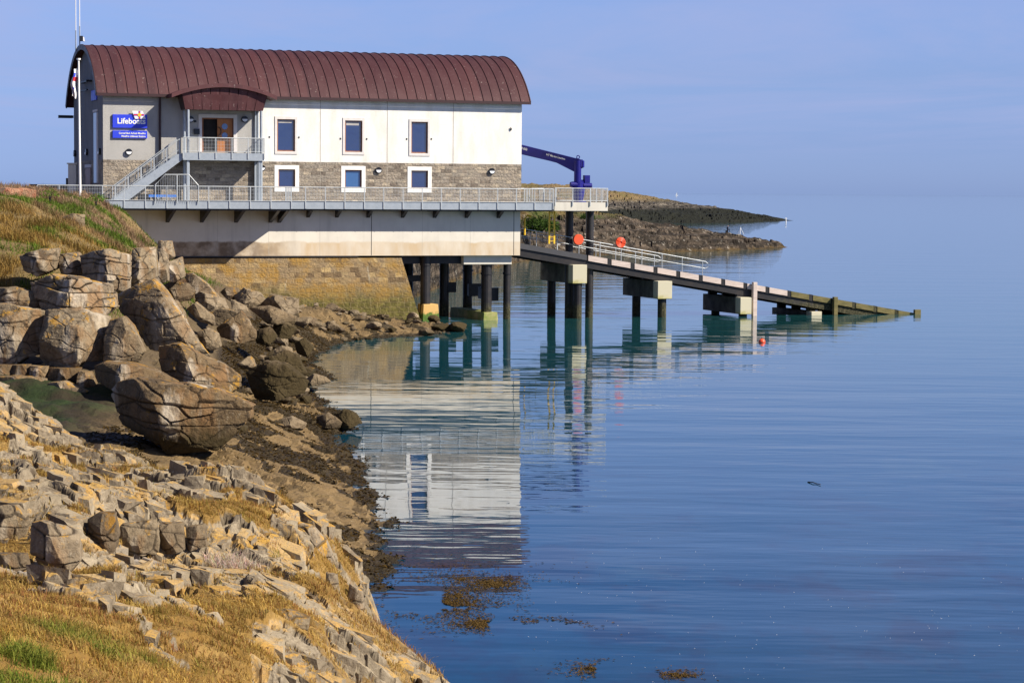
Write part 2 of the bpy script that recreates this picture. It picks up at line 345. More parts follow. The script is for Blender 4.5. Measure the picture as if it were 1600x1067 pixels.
# ------------------------------------------------------------ the station building
L = fs(815, 0, 220); ZD = fz(640, 318, 0); ZS = 11.47; ZW = 16.25; WID = 12.8; RC = (6.4, 11.54); RR = 8.16
st = bthing('lifeboat_station', 0, 0, ZD, 'white and stone lifeboat station with brown barrel roof above the water', 'boathouse')
def arc(r, y):  return RC[1] + math.sqrt(max(0, r*r-(y-RC[0])**2))
def holed(mb, x0, x1, z0, z1, holes, depth, y=0.0):
    xs = sorted({x0, x1, *[h[0] for h in holes], *[h[1] for h in holes]}); zs = sorted({z0, z1, *[h[2] for h in holes], *[h[3] for h in holes]})
    for a, b in zip(xs, xs[1:]):
        for c, d in zip(zs, zs[1:]):
            if any(h[0] <= (a+b)/2 <= h[1] and h[2] <= (c+d)/2 <= h[3] for h in holes): continue
            mb.add([(a,y,c),(b,y,c),(b,y,d),(a,y,d)], [(0,1,2,3)])
    for a, b, c, d in holes:
        mb.add([(a,y,c),(b,y,c),(b,y,d),(a,y,d),(a,y+depth,c),(b,y+depth,c),(b,y+depth,d),(a,y+depth,d)], [(0,4,5,1),(1,5,6,2),(2,6,7,3),(3,7,4,0)])
def pxrect(x0, y0, x1, y1, n=0):
    a = fac(x0, y1, n); b = fac(x1, y0, n); return (a[0], b[0], a[1], b[1])
up = [pxrect(433, 187, 461, 236.5), pxrect(539, 189, 566, 237.5), pxrect(642.5, 191, 668.5, 239.5)]
lo = [pxrect(435, 265, 461, 293), pxrect(539, 266, 565, 294), pxrect(642.5, 267, 668.5, 294.5)]
dr = pxrect(315.5, 185, 365, 238); ZB = dr[2]
sm = fs(404, 0, 220)
w = MB(); holed(w, 0, sm, ZS, ZW, [dr], .4); w.build('grey_wall', M_grey, st)
w = MB(); holed(w, sm, L, ZS, ZW, up, .2); w.build('white_wall', M_white, st)
w = MB(); holed(w, 0, L, ZD-.3, ZS-.004, lo, .2, -.012)
w.add([(0,-.012,ZS-.004),(L,-.012,ZS-.004),(L,0.0,ZS-.004),(0,0.0,ZS-.004)], [(0,1,2,3)]); w.build('stone_wall', M_stone, st)
def gable(s, name, m, z0, zsplit, up_):
    w = MB(); ys = np.linspace(0, WID, 25)
    if up_: pts = [(s, 0, zsplit), (s, WID, zsplit)] + [(s, y, arc(RR-.26, y)) for y in ys[::-1]]
    else: pts = [(s, -.012, z0), (s, WID, z0), (s, WID, zsplit), (s, -.012, zsplit)]
    w.add(pts, [tuple(range(len(pts)))]); return w.build(name, m, st)
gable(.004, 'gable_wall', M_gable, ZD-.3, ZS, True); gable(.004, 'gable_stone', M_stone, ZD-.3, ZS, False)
gable(L-.004, 'gable_wall', M_white, ZD-.3, ZS, True); gable(L-.004, 'gable_stone', M_stone, ZD-.3, ZS, False)
MB().box(.01, L-.01, WID-.2, WID, ZD-.3, 15.9).build('rear_wall', M_white, st)
# roof: barrel of copper panels with standing seams
RS0 = fac(150.5, 147, .4)[0]; RS1 = fac(829.5, 158, .4)[0]
a0 = -math.asin(6.8/RR); a1 = math.asin(7.1/RR); AN = np.linspace(a0, a1, 37)
def rp(s, a, r): return (s, RC[0]+r*math.sin(a), RC[1]+r*math.cos(a))
w = MB(); vs = []; fsx = []
for a in AN: vs += [rp(RS0, a, RR), rp(RS1, a, RR), rp(RS1, a, RR-.22), rp(RS0, a, RR-.22)]
n = len(AN)
for i in range(n-1):
    for k in range(4): fsx.append((4*i+k, 4*i+(k+1) % 4, 4*i+4+(k+1) % 4, 4*i+4+k))
fsx += [(0,1,2,3), (4*n-4, 4*n-1, 4*n-2, 4*n-3)]; w.add(vs, fsx)
ns = int(round((RS1-RS0)/.725))
for k in range(ns+1):
    s = RS0 + .035 + (RS1-RS0-.07)*k/ns; vs = []; fsx = []; hw = .015
    for a in AN: vs += [rp(s-hw, a, RR-.01), rp(s+hw, a, RR-.01), rp(s+hw, a, RR+.05), rp(s-hw, a, RR+.05)]
    for i in range(n-1):
        for q in range(4): fsx.append((4*i+q, 4*i+(q+1) % 4, 4*i+4+(q+1) % 4, 4*i+4+q))
    fsx += [(0,1,2,3), (4*n-4, 4*n-1, 4*n-2, 4*n-3)]; w.add(vs, fsx)
roof = w.build('roof', M_cop, st)
e = rp(0, a0, RR)
MB().box(RS0+.01, RS1-.01, e[1]-.075, e[1]-.004, e[2]-.20, e[2]+.0).build('gutter', M_copdark, roof)
for s in (RS0, RS1-.06):
    w = MB(); vs = []; fsx = []
    for a in AN: vs += [rp(s-.012, a, RR+.03), rp(s+.075, a, RR+.03), rp(s+.075, a, RR-.34), rp(s-.012, a, RR-.34)]
    for i in range(n-1):
        for k in range(4): fsx.append((4*i+k, 4*i+(k+1) % 4, 4*i+4+(k+1) % 4, 4*i+4+k))
    fsx += [(0,1,2,3), (4*n-4, 4*n-1, 4*n-2, 4*n-3)]; w.add(vs, fsx); w.build('verge_trim', M_copdark, roof)
def ring(mb, s0, s1, z0, z1, t, y0, y1):
    mb.box(s0, s1, y0, y1, z1-t, z1); mb.box(s0, s1, y0, y1, z0, z0+t); mb.box(s0, s0+t, y0, y1, z0+t, z1-t); mb.box(s1-t, s1, y0, y1, z0+t, z1-t)
def window(r, sur, m_s, glass):
    s0, s1, z0, z1 = r; w = MB(); ring(w, s0+.002, s1-.002, z0+.002, z1-.002, .075, .07, .16); f = w.build('window', M_wood, st)
    MB().box(s0+.07, s1-.07, .115, .13, z0+.07, z1-.07).build('pane', glass, f)
    w = MB(); a, b, c, d = sur; y0 = -.045
    w.box(a, b, y0, .0, s1 and z1+.004, d); w.box(a, b, y0, .0, c, z0-.004); w.box(a, s0-.004, y0, .0, z0-.004, z1+.004); w.box(s1+.004, b, y0, .0, z0-.004, z1+.004)
    w.build('window_surround', m_s, f)
M_sur = simple('pale_stone_surround', (.66, .62, .60), (.58, .55, .52), 3, .8, 0, .2)
M_surw = simple('white_stone_surround', (.80, .78, .74), (.72, .70, .66), 3, .8, 0, .2)
for r in up: window(r, (r[0]-.17, r[1]+.17, r[2]-.2, r[3]+.2), M_sur, M_glass)
M_blind = simple('roller_blind', (.42, .40, .38), None, 3, .7, 0, 0)
for r, h_ in ((up[0], .14), (up[1], .22)): MB().box(r[0]+.12, r[1]-.22, .108, .114, r[3]-.12-h_, r[3]-.12).build('blind', M_blind, st)
for r, g in zip(lo, (M_glass, M_glassl, M_glass)): window(r, (r[0]-.29, r[1]+.29, r[2]-.31, r[3]+.29), M_surw, g)
# door: left leaf open on a dark lobby, right leaf with two portholes
d0, d1, dz0, dz1 = dr; w = MB(); ring(w, d0+.003, d1-.003, dz0-.1, dz1-.003, .09, .10, .22); dfm = w.build('doorway', M_wood, st)
MB().box(d0, d1, .402, .42, dz0, dz1).build('lobby', M_dark, dfm)
dm = (d0+d1)/2; MB().box(dm, d1-.09, .14, .20, dz0, dz1-.09).build('door_leaf', M_door, dfm)
MB().box(d0+.09, d0+.14, .2, .4, dz0, dz1-.09).build('door_leaf', M_door, dfm)
for zc in (fz(351, 198, 0), fz(351, 212, 0)):
    cx = dm+.52; MB().tube([(cx, .115, zc), (cx, .14, zc)], .21, 20).build('porthole', M_glassl, dfm)
w = MB(); pth = [(dm+.10, .09, fz(351, 205)+.35*math.cos(t)) for t in (0,)]
w.tube([(dm-.02+.28*math.sin(t), .10, fz(351, 206)+.32*math.cos(t)) for t in np.linspace(.1, 3.0, 9)], .03, 6).build('door_handle', M_blackp, dfm)
w = MB(); a, b = d0-.25, d1+.25
w.box(a, b, -.04, 0, dz1+.002, dz1+.24); w.box(a, d0-.002, -.04, 0, dz0, dz1+.002); w.box(d1+.002, b, -.04, 0, dz0, dz1+.002); w.build('door_surround', M_sur, dfm)
def lamp(px, py, y=0.0):
    s, z = fac(px, py); w = MB(); w.tube([(s, y-.14, z), (s, y-.005, z)], .235, 18); o = w.build('wall_lamp', M_blackp, st)
    pts = [(s+.19*math.cos(t), z+.03+.19*math.sin(t)) for t in np.linspace(math.pi, 2*math.pi, 13)]
    MB().prism(pts, y-.18, y-.141).build('lens', M_lens, o)
for p in ((201, 238), (297.5, 187), (382, 187), (409, 263), (591, 266.5), (768, 268)): lamp(*p)
for p in ((421, 214.5), (467, 215), (532, 217), (573, 217.5), (635.5, 217.5), (674, 217.5)):
    s, z = fac(*p); MB().box(s-.045, s+.045, -.03, -.001, z-.06, z+.06).build('vent', M_blackp, st)
s, z = fac(798.5, 202); w = MB(); w.tube([(s-.05, -.03, z-.12), (s, -.10, z), (s-.06, -.06, z+.12)], .035, 6); w.box(s-.06, s+.06, -.04, -.001, z-.05, z+.05); w.build('bracket', M_blackp, st)
s, z = fac(307, 206); MB().box(s-.2, s+.2, -.14, -.003, z-.2, z+.2).build('letter_box', M_blackp, st, .02)
s, z = fac(304.5, 190); MB().box(s-.08, s+.08, -.16, -.003, z-.07, z+.07).build('camera', M_blackp, st, .02)
for px in (500.5, 605, 708): s = fs(px); MB().box(s-.012, s+.012, -.016, -.0005, ZD, ZW-.1).build('movement_joint', simple('joint', (.40, .36, .30), None, 2, .9) if px < 501 else bpy.data.materials['joint'], st)
s = fs(249.5, 0, 200); w = MB(); w.tube([(s, -.12, ZD), (s, -.12, e[2]-.3), (s, -.42, e[2]-.12)], .085, 8); w.build('downpipe', M_copdark, st)
for px in (398.5, 402.5): s = fs(px, 0, 240); MB().tube([(s, -.10, ZD), (s, -.10, 15.7)], .07, 8).build('downpipe', M_galv, st)
# gable details
def gbox(px0, py0, px1, py1, m, name, t=.04):
    y1, z0 = gab(px0, py1); y0, z1 = gab(px1, py0); return MB().box(-t, .002, y0, y1, z0, z1).build(name, m, st)
gbox(144, 140.5, 152, 158, M_sign, 'gable_sign', .08)
gw = gbox(147, 176, 151.5, 286, M_glass, 'gable_window', .03); gbox(145.8, 171, 152.8, 176, M_sur, 'lintel', .05); gbox(152, 176, 153.2, 286, M_sur, 'jamb', .06)
gbox(134.5, 263, 142.5, 292, M_wood, 'side_door', .05); gbox(133.5, 257, 143, 262.5, M_sur, 'lintel', .06)
for px, py in ((157, 237), (137, 238), (118.5, 240)):
    y, z = gab(px, py); w = MB(); w.tube([(-.16, y, z), (-.003, y, z)], .24, 16); o = w.build('wall_lamp', M_blackp, st)
    pts = [(-.19, y+.18*math.cos(t), z-.02+.18*math.sin(t)) for t in np.linspace(math.pi, 2*math.pi, 11)]; MB().add(pts+[(-.161, p[1], p[2]) for p in pts], [tuple(range(11)), tuple(range(21, 10, -1))]+[(i, 11+i, 11+(i+1) % 11, (i+1) % 11) for i in range(11)]).build('lens', M_lens, o)
y, z = gab(114, 183); MB().box(-.1, .0, y-.3, y+.1, z-.1, z+.1).box(-1.1, -.1, y-.2, y, z-.11, z+.11).build('floodlight_bracket', M_blackp, st)
w = MB(); yz = [gab(144, 109), gab(130, 122)]; w.box(-.42, -.02, yz[0][0], yz[0][0]+.14, 17.0, 17.15).box(-.42, -.02, yz[0][0]+3, yz[0][0]+3.14, 17.0, 17.15).box(-.42, -.3, yz[0][0], yz[0][0]+3.1, 17.0, 17.12).box(-.42, -.3, yz[0][0], yz[0][0]+3.1, 16.4, 16.5); w.build('gable_frame', M_black, st)
# entrance canopy: shallow arched hood with an inclined copper skirt
CN = 1.95
pa = [fac(x, y, CN) for x, y in ((268.5, 146.5), (290, 139), (318, 132.8), (346, 130.5), (376, 132.8), (405, 139.5), (433, 150.5))]
xs = np.linspace(pa[0][0], pa[-1][0], 25); cc = np.polyfit([p[0] for p in pa], [p[1] for p in pa], 4); zs = np.polyval(cc, xs)
cano = MB(); cano.prism(list(zip(xs, zs)) + list(zip(xs[::-1], zs[::-1]-.27)), -CN, 2.2); co = cano.build('canopy', M_cop2, st)
zb = fz(350, 172.5, 1.5); tl = fac(284.5, 149, 1.75)[0]; tr = fac(418, 155, 1.75)[0]; bl = fac(289.5, 172, 1.5)[0]; br_ = fac(411, 173.5, 1.5)[0]
w = MB(); NP = 9
for k in range(NP):
    f0 = k/NP; f1 = (k+1)/NP - .035/NP*2; x0 = tl+(tr-tl)*f0; x1 = tl+(tr-tl)*f1; u0 = bl+(br_-bl)*f0; u1 = bl+(br_-bl)*f1
    z0_ = np.polyval(cc, x0)-.24; z1_ = np.polyval(cc, x1)-.24
    w.hexa([(u0,-1.5,zb),(u1,-1.5,zb),(x1,-1.75,z1_),(x0,-1.75,z0_)], [(u0,-1.44,zb),(u1,-1.44,zb),(x1,-1.69,z1_),(x0,-1.69,z0_)])
w.hexa([(bl,-1.46,zb),(br_,-1.46,zb),(tr,-1.70,np.polyval(cc, tr)-.25),(tl,-1.70,np.polyval(cc, tl)-.25)], [(bl,-1.36,zb),(br_,-1.36,zb),(tr,-1.6,np.polyval(cc, tr)-.25),(tl,-1.6,np.polyval(cc, tl)-.25)])
w.build('skirt', M_cop2, co)
w = MB(); w.hexa([(bl,-1.42,zb),(bl+.05,-1.42,zb),(tl+.05,-1.65,np.polyval(cc, tl)-.25),(tl,-1.65,np.polyval(cc, tl)-.25)], [(bl,0,zb),(bl+.05,0,zb),(tl+.05,0,np.polyval(cc, tl)-.25),(tl,0,np.polyval(cc, tl)-.25)])
w.hexa([(br_-.05,-1.42,zb),(br_,-1.42,zb),(tr,-1.65,np.polyval(cc, tr)-.25),(tr-.05,-1.65,np.polyval(cc, tr)-.25)], [(br_-.05,0,zb),(br_,0,zb),(tr,0,np.polyval(cc, tr)-.25),(tr-.05,0,np.polyval(cc, tr)-.25)])
w.box(bl+.06, br_-.06, -1.35, -.01, zb+.02, zb+.08); w.build('side_panel', M_copdark, co)
for px, n_ in ((294, 1.4), (288, .25), (408, 1.4)):
    s = fs(px, n_, 230); MB().tube([(s, -n_, ZD), (s, -n_, zb+.02)], .10, 12).build('column', M_galv, co)
# signs
def sign_board(r, label):
    s0, s1, z0, z1 = r; o = bthing('name_board', s0, -.10, z0, label, 'sign', 'blue boards on the station wall')
    MB().box(s0, s1, -.13, -.02, z0, z1).build('panel', M_sign, o, .012); return o
r1 = pxrect(175.5, 180, 229.5, 200); o1 = sign_board(r1, 'larger blue board reading Lifeboats with a small flag emblem on top')
r2 = pxrect(175.5, 205, 229.5, 216); o2 = sign_board(r2, 'narrow blue board with two lines of small white writing')
def letters(o, r, txt, size, s_right, z, name='lettering'):
    b = o['b']; return text_mesh(txt, size, name, M_wht, o, (s_right-b[0], -.135-b[1], z-b[2]), align='RIGHT')
letters(o1, r1, 'Lifeboats', .545, r1[1]-.12, r1[2]+.30)
letters(o2, r2, 'Gorsaf Bad Achub Moelfre', .172, r2[1]-.12, r2[2]+.29, 'welsh_line'); letters(o2, r2, 'Moelfre Lifeboat Station', .172, r2[1]-.12, r2[2]+.08, 'english_line')
fl = pxrect(208, 174, 224.5, 186); w = MB(); k = .10
w.hexa([(fl[0]+k,-.2,fl[2]),(fl[1]+k,-.2,fl[2]),(fl[1]-k,-.2,fl[3]),(fl[0]-k,-.2,fl[3])], [(fl[0]+k,-.14,fl[2]),(fl[1]+k,-.14,fl[2]),(fl[1]-k,-.14,fl[3]),(fl[0]-k,-.14,fl[3])]); em = w.build('flag_emblem', M_wht, o1)
mz = (fl[2]+fl[3])/2; mx = fl[0]*.45+fl[1]*.55
for nm, mm, hw, yy in (('blue_cross', M_sign, .075, -.205), ('red_cross', M_red, .045, -.210)):
    MB().box(fl[0]+.01, fl[1]-.01, yy, -.2, mz-hw, mz+hw).box(mx-hw, mx+hw, yy, -.2, fl[2]+.01, mz-hw).box(mx-hw, mx+hw, yy, -.2, mz+hw, fl[3]-.01).build(nm, mm, em)
MB().tube([(mx, -.225, mz), (mx, -.2, mz)], .13, 12).build('crest', M_yel, em)
# ------------------------------------------------------------ guard rails
def railing(o, path, h=1.08, sp=1.5, drop=.42, bars=.11, mesh=True, posts=None, r=.028):
    """path: list of (s, y, z of the deck)"""
    tr = MB(); br = MB()
    tr.tube([(p[0], p[1], p[2]+h) for p in path], r+.004, 8); br.tube([(p[0], p[1], p[2]+.10) for p in path], r*.8, 6)
    tr.build('top_rail', M_rail, o); br.build('bottom_rail', M_rail, o)
    for a, b in zip(path, path[1:]):
        a = Vector(a); b = Vector(b); ln = (b-a).length; k = max(1, int(round(ln/sp))); d = (b-a)/k; t = d.normalized()
        for i in range(k+1):
            p = a+d*i
            if i == k and b != Vector(path[-1]): continue
            MB().box(p.x-.032, p.x+.032, p.y-.022, p.y+.022, p.z-drop, p.z+h-.01).build('post', M_rail, o)
            if i < k and mesh:
                w = MB(); nb = int(d.length/bars)
                for j in range(1, nb):
                    q = p + d*(j/nb); w.box(q.x-.006, q.x+.006, q.y-.006, q.y+.006, q.z+.11, q.z+h-.03)
                for zz_ in (.35, .6, .85):
                    w.beam((p.x, p.y, p.z+zz_), (p.x+d.x, p.y+d.y, p.z+d.z+zz_), .009, .009)
                w.build('mesh_panel', M_rail, o)
# ------------------------------------------------------------ walkway
ZT = fz(640, 317.5, 1.2); ZBT = fz(640, 327.5, 1.2)
SJ = fs(455, 3.0, 300); SA = fs(58, 3.0, 300); SP0 = fs(864, 1.2, 300); SP1 = fs(950, .2, 300)
wk = bthing('walkway', 0, 0, ZBT, 'grey steel walkway running along the front of the station', 'walkway')
wide = MB(); wide.box(SA, SJ, -2.95, -.02, ZT-.10, ZT); wide.build('deck', M_galv, wk)
MB().box(SJ+.004, SP0, -1.15, -.02, ZT-.10, ZT).build('deck', M_galv, wk)
MB().box(SA, SJ, -3.03, -2.955, ZBT, ZT+.10).build('edge_channel', M_galv, wk); MB().box(SJ+.08, SP0, -1.23, -1.155, ZBT, ZT+.10).build('edge_channel', M_galv, wk)
MB().box(SJ+.004, SJ+.075, -2.95, -1.155, ZBT, ZT+.10).build('edge_channel', M_galv, wk)
MB().box(SA, SJ, -2.94, -.02, ZBT-.12, ZBT+.2).build('underside', M_black, wk); MB().box(SJ+.08, SP0, -1.14, -.02, ZBT-.10, ZBT+.2).build('underside', M_black, wk)
def brkt(s, n_, dz): 
    w = MB(); w.add([(s-.12,-n_,ZBT-.125),(s-.12,-.0,ZBT-.125),(s-.12,-.0,ZBT-dz),(s+.12,-n_,ZBT-.125),(s+.12,0.,ZBT-.125),(s+.12,0.,ZBT-dz)], [(0,1,2),(3,5,4),(0,3,4,1),(1,4,5,2),(2,5,3,0)]); w.build('bracket', M_black, wk)
for px in (268, 322, 376, 430, 444): brkt(fs(px, 1.5, 335), 2.6, 1.0)
for px in (484, 529, 578, 632, 682, 732, 782): brkt(fs(px, .5, 335), 1.0, .62)
rl = bthing('guard_rail', 0, -3, ZT, 'grey guard rail along the wide left part of the walkway in front of the stair', 'railing')
railing(rl, [(SA, -3.06, ZT), (SJ, -3.06, ZT)], sp=1.52)
rl = bthing('guard_rail', SJ, -2, ZT, 'long grey guard rail on the narrow walkway beneath the windows', 'railing')
railing(rl, [(SJ+.04, -2.9, ZT), (SJ+.04, -1.26, ZT), (SP0, -1.26, ZT)], sp=1.47)
# chamfered guard frame in front of the stair
gf = bthing('chamfered_barrier', 0, -3, ZT, 'taller grey frame with sloping corners rising above the walkway rail', 'railing')
q = [fac(x, y, 3.12) for x, y in ((242.5, 318), (242.5, 289), (258, 273), (295, 273), (310, 290), (310, 318))]
MB().tube([(s, -3.12, z) for s, z in q], .035, 8).build('frame', M_rail, gf)
sx_ = fs(276.5, 3.12, 290); MB().tube([(sx_, -3.12, q[0][1]), (sx_, -3.12, q[2][1])], .035, 8).build('post', M_rail, gf)
w = MB()
for s in np.arange(q[0][0]+.12, q[5][0]-.05, .12):
    zt_ = min(q[2][1], q[1][1]+(s-q[1][0])*(q[2][1]-q[1][1])/(q[2][0]-q[1][0]), q[4][1]+(q[4][0]-s)*(q[3][1]-q[4][1])/(q[4][0]-q[3][0])); w.box(s-.006, s+.006, -3.126, -3.114, q[0][1]+.1, zt_)
w.build('mesh_panel', M_rail, gf)
# ------------------------------------------------------------ balcony and stair
BS0 = fs(286, 1.6, 245); BS1 = fs(412.5, 1.6, 245); zbt = fz(350, 239.5, 1.6); zbb = fz(350, 251, 1.6)
bc = bthing('balcony', BS0, 0, zbb, 'grey steel balcony in front of the wooden door under the canopy', 'balcony')
MB().box(BS0, BS1, -1.54, -.02, zbt-.12, zbt-.02).build('floor', M_galv, bc)
MB().box(BS0, BS1, -1.62, -1.55, zbb, zbt).build('edge_beam', M_galv, bc); MB().box(BS0, BS0+.07, -1.545, -.02, zbb, zbt-.13).build('edge_beam', M_galv, bc); MB().box(BS1-.07, BS1, -1.545, -.02, zbb, zbt-.13).build('edge_beam', M_galv, bc)
MB().box(BS0+.08, BS1-.08, -1.5, -.1, zbb+.05, zbt-.13).build('joists', M_black, bc)
railing(bc, [(BS0, -1.65, zbt), (BS1, -1.65, zbt), (BS1+.02, -.1, zbt)], h=1.05, sp=1.25, drop=.4, bars=.10)
for s in (BS0+.35, BS1-.3):
    for yy in (-1.45, -.25): MB().box(s-.07, s+.07, yy-.07, yy+.07, ZT, zbb+.04).build('leg', M_galv, bc)
stx = bthing('staircase', fs(180, 1.5, 316), -1.5, ZT, 'grey steel staircase climbing from the walkway to the balcony', 'staircase')
A = fac(178, 317, 1.5); B = fac(283, 246, 1.5)
def strn(y): return MB().add([(A[0], y, A[1]-.05), (A[0]+.7, y, A[1]-.05), (B[0]+.15, y, B[1]-.12), (B[0]+.15, y, B[1]+.22), (B[0]-.2, y, B[1]+.22), (A[0], y, A[1]+.3),
    (A[0], y+.08, A[1]-.05), (A[0]+.7, y+.08, A[1]-.05), (B[0]+.15, y+.08, B[1]-.12), (B[0]+.15, y+.08, B[1]+.22), (B[0]-.2, y+.08, B[1]+.22), (A[0], y+.08, A[1]+.3)],
    [(0,1,2,3,4,5), (11,10,9,8,7,6)] + [(i, 6+i, 6+(i+1) % 6, (i+1) % 6) for i in range(6)])
strn(-1.5).build('stringer', M_galv, stx); strn(-.45).build('stringer', M_galv, stx)
NT_ = 17
for k in range(NT_):
    f = (k+.7)/NT_; s = A[0]+.3+(B[0]-A[0]-.2)*f; z = A[1]+(B[1]-A[1]+.1)*f
    MB().box(s-.13, s+.13, -1.415, -.455, z-.02, z+.02).build('tread', M_galv, stx)
for y in (-1.46, -.41):
    p0 = (A[0]+.1, y, A[1]+1.12); p1 = (B[0]-.1, y, B[1]+1.27)
    MB().tube([p0, p1], .032, 8).build('handrail', M_rail, stx); MB().tube([(p0[0], y, p0[2]-.72), (p1[0], y, p1[2]-.72)], .026, 6).build('mid_rail', M_rail, stx)
    for k in range(6):
        f = k/5; s = p0[0]+(p1[0]-p0[0])*f; zt_ = p0[2]+(p1[2]-p0[2])*f; MB().box(s-.03, s+.03, y-.02, y+.02, zt_-1.05, zt_).build('post', M_rail, stx)
    w = MB()
    for k in range(1, 44):
        f = k/44; s = p0[0]+(p1[0]-p0[0])*f; zt_ = p0[2]+(p1[2]-p0[2])*f; w.box(s-.006, s+.006, y-.006, y+.006, zt_-.74, zt_)
    w.build('mesh_panel', M_rail, stx)
# things kept beneath the stair
s, z = fac(252, 305.5, 1.2); o = bthing('boat_trolley', s, -1.2, ZT, 'blue framed boat trolley on black wheels under the staircase', 'trolley')
MB().box(s-.95, s+1.0, -1.6, -1.5, z-.13, z+.05).box(s-.95, s+1.0, -.75, -.65, z-.13, z+.05).box(s-.95, s-.85, -1.5, -.75, z-.11, z+.03).box(s+.9, s+1.0, -1.5, -.75, z-.11, z+.03).build('frame', M_bluepl, o)
for yy in (-1.5, -.82):
    wz = ZT+.27; t_ = MB().tube([(s-.28, yy-.07, wz), (s-.28, yy+.07, wz)], .27, 18).build('wheel', M_tyre, o); MB().tube([(s-.28, yy-.085, wz), (s-.28, yy+.085, wz)], .1, 12).build('hub', M_galv, t_)
    MB().box(s-.31, s-.25, yy+.08, yy+.12, wz, z-.05).build('axle_strut', M_galv, o)
MB().box(s+.6, s+.7, -1.15, -1.05, ZT, z-.12).build('jockey_leg', M_galv, o)
s, z = fac(226, 312, 1.0); o = bthing('storage_box', s, -1.1, ZT, 'low dark storage box under the lower end of the staircase', 'box')
MB().box(s-.45, s+.35, -1.3, -.8, ZT, ZT+.45).build('body', M_black, o, .02); MB().box(s-.48, s+.38, -1.33, -.77, ZT+.455, ZT+.52).build('lid', M_blackp, o, .02)
# ------------------------------------------------------------ concrete and stone below
ZC = fz(640, 399.5, 0)
cw = bthing('concrete_wall', 2, 0, ZC, 'pale cream concrete wall under the walkway with a brown stained lower edge', 'wall')
CS1 = fs(813, 0, 370); MB().box(1.0, CS1, .03, WID, ZC, ZBT-.12).build('wall_face', M_conc, cw)
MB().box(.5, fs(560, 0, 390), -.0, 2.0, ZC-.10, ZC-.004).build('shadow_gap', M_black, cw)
for px in (580.5, 803): s = fs(px, 0, 370); MB().box(s-.022, s+.022, .026, .05, ZC+.02, ZBT-.13).build('joint', M_black, cw)
for px in (340, 420, 500, 660, 735): s = fs(px, 0, 370); MB().box(s-.008, s+.008, .027, .05, ZC+.02, ZBT-.13).build('panel_line', simple('grey_line', (.42, .39, .33), None, 2, .9) if px == 340 else bpy.data.materials['grey_line'], cw)
sb = bthing('sea_wall', 2, 0, 0, 'tan and ochre stone wall under the concrete with a sloping right end', 'wall')
tS, tZ = fac(627, 403, -.1); bS, _ = fac(653, 500, -.1); w = MB(); k = (bS-tS)/(tZ-.4)
w.add([(1.2,-.35,-1.5),(tS+k*(tZ+1.5),-.35,-1.5),(tS+k*(tZ+1.5),12.4,-1.5),(1.2,12.4,-1.5),(1.2,.06,tZ),(tS,.06,tZ),(tS,12.2,tZ),(1.2,12.2,tZ)], [(0,3,2,1),(4,5,6,7),(0,1,5,4),(1,2,6,5),(2,3,7,6),(3,0,4,7)])
w.build('stonework', M_base, sb)
# pier under the right end
def pile(px, y0, n_, r, label, ztop, foot=None, zbot=-3.0):
    s = fs(px, n_, 450); o = bthing('steel_pile', s, -n_, 0, label, 'pile', 'black steel piles under the station')
    MB().tube([(s, -n_, zbot), (s, -n_, ztop)], r, 18).build('shaft', M_black, o, smooth=False)
    MB().tube([(s, -n_, ztop-.75), (s, -n_, ztop-.6)], r+.05, 18).build('collar', M_black, o); return s
cp = bthing('pile_cap_beam', fs(725, -.45, 405), .45, ZC-.65, 'grey concrete beam under the right end of the concrete wall', 'beam')
c0 = fs(724.5, -.45, 405); c1 = fs(799.5, -.45, 405); MB().box(c0, c1, .45, 12.3, ZC-.68, ZC-.004).build('beam', M_conc2, cp, .02)
rb = bthing('support_beam', c0-5, 1.5, ZC-.6, 'dark steel beam between the stone wall and the concrete beam', 'beam'); MB().box(tS+.15, c0-.05, 1.0, 1.5, ZC-.62, ZC-.004).box(tS+.15, c0-.05, 6.0, 6.5, ZC-.62, ZC-.004).build('beam', M_black, rb)
pile(664.5, 0, -.9, .37, 'front steel pile beside the stone wall standing on an orange block', ZC-.004)
pile(638, 0, -8.0, .37, 'steel pile mostly hidden behind the sloping end of the stone wall', ZC-.004)
pile(694, 0, -6.0, .36, 'steel pile with a short dark stub beam on its right side', ZC-.004)
pile(730.5, 0, -7.5, .36, 'rear steel pile under the grey concrete beam, left of the front one', ZC-.69)
pile(760, 0, -1.0, .40, 'thick steel pile on the green algae block', ZC-.69)
pile(792, 0, -1.4, .28, 'slim steel pile standing in the water at the right end of the station', ZC-.69)
def footing(px0, px1, py0, n_, label, depth, m, taper=.16):
    s0 = fs(px0, n_, 495); s1 = fs(px1, n_, 495); zt_ = fz((px0+px1)/2, py0, n_); o = bthing('pile_footing', (s0+s1)/2, -n_, 0, label, 'footing')
    w = MB(); w.hexa([(s0-taper,-n_-.1,-1.2),(s1+taper,-n_-.1,-1.2),(s1+taper,-n_+depth,-1.2),(s0-taper,-n_+depth,-1.2)], [(s0,-n_,zt_),(s1,-n_,zt_),(s1,-n_+depth-.1,zt_),(s0,-n_+depth-.1,zt_)]); w.build('block', m, o, .03)
footing(661.5, 684.5, 475.5, -.3, 'orange concrete block with green weed at its foot', 1.5, M_alg)
footing(756, 777, 488, -.35, 'long concrete block with bright green algae on its lit end', 8.0, simple('green_block', (.15, .20, .03), (.40, .35, .16), 1.6, .85, 0, .4, .03))
def brace(px0, py0, px1, py1, n_, d, label):
    s0, z0 = fac(px0, py1, n_); s1, z1 = fac(px1, py0, n_); o = bthing('brace_beam', s0, -n_, z0, label, 'beam'); MB().box(s0, s1, -n_, -n_+.1, z0, z1).box(s0+.05, s1-.05, -n_+.1, -n_+d, z0+.05, z1-.05).build('beam', M_black, o)
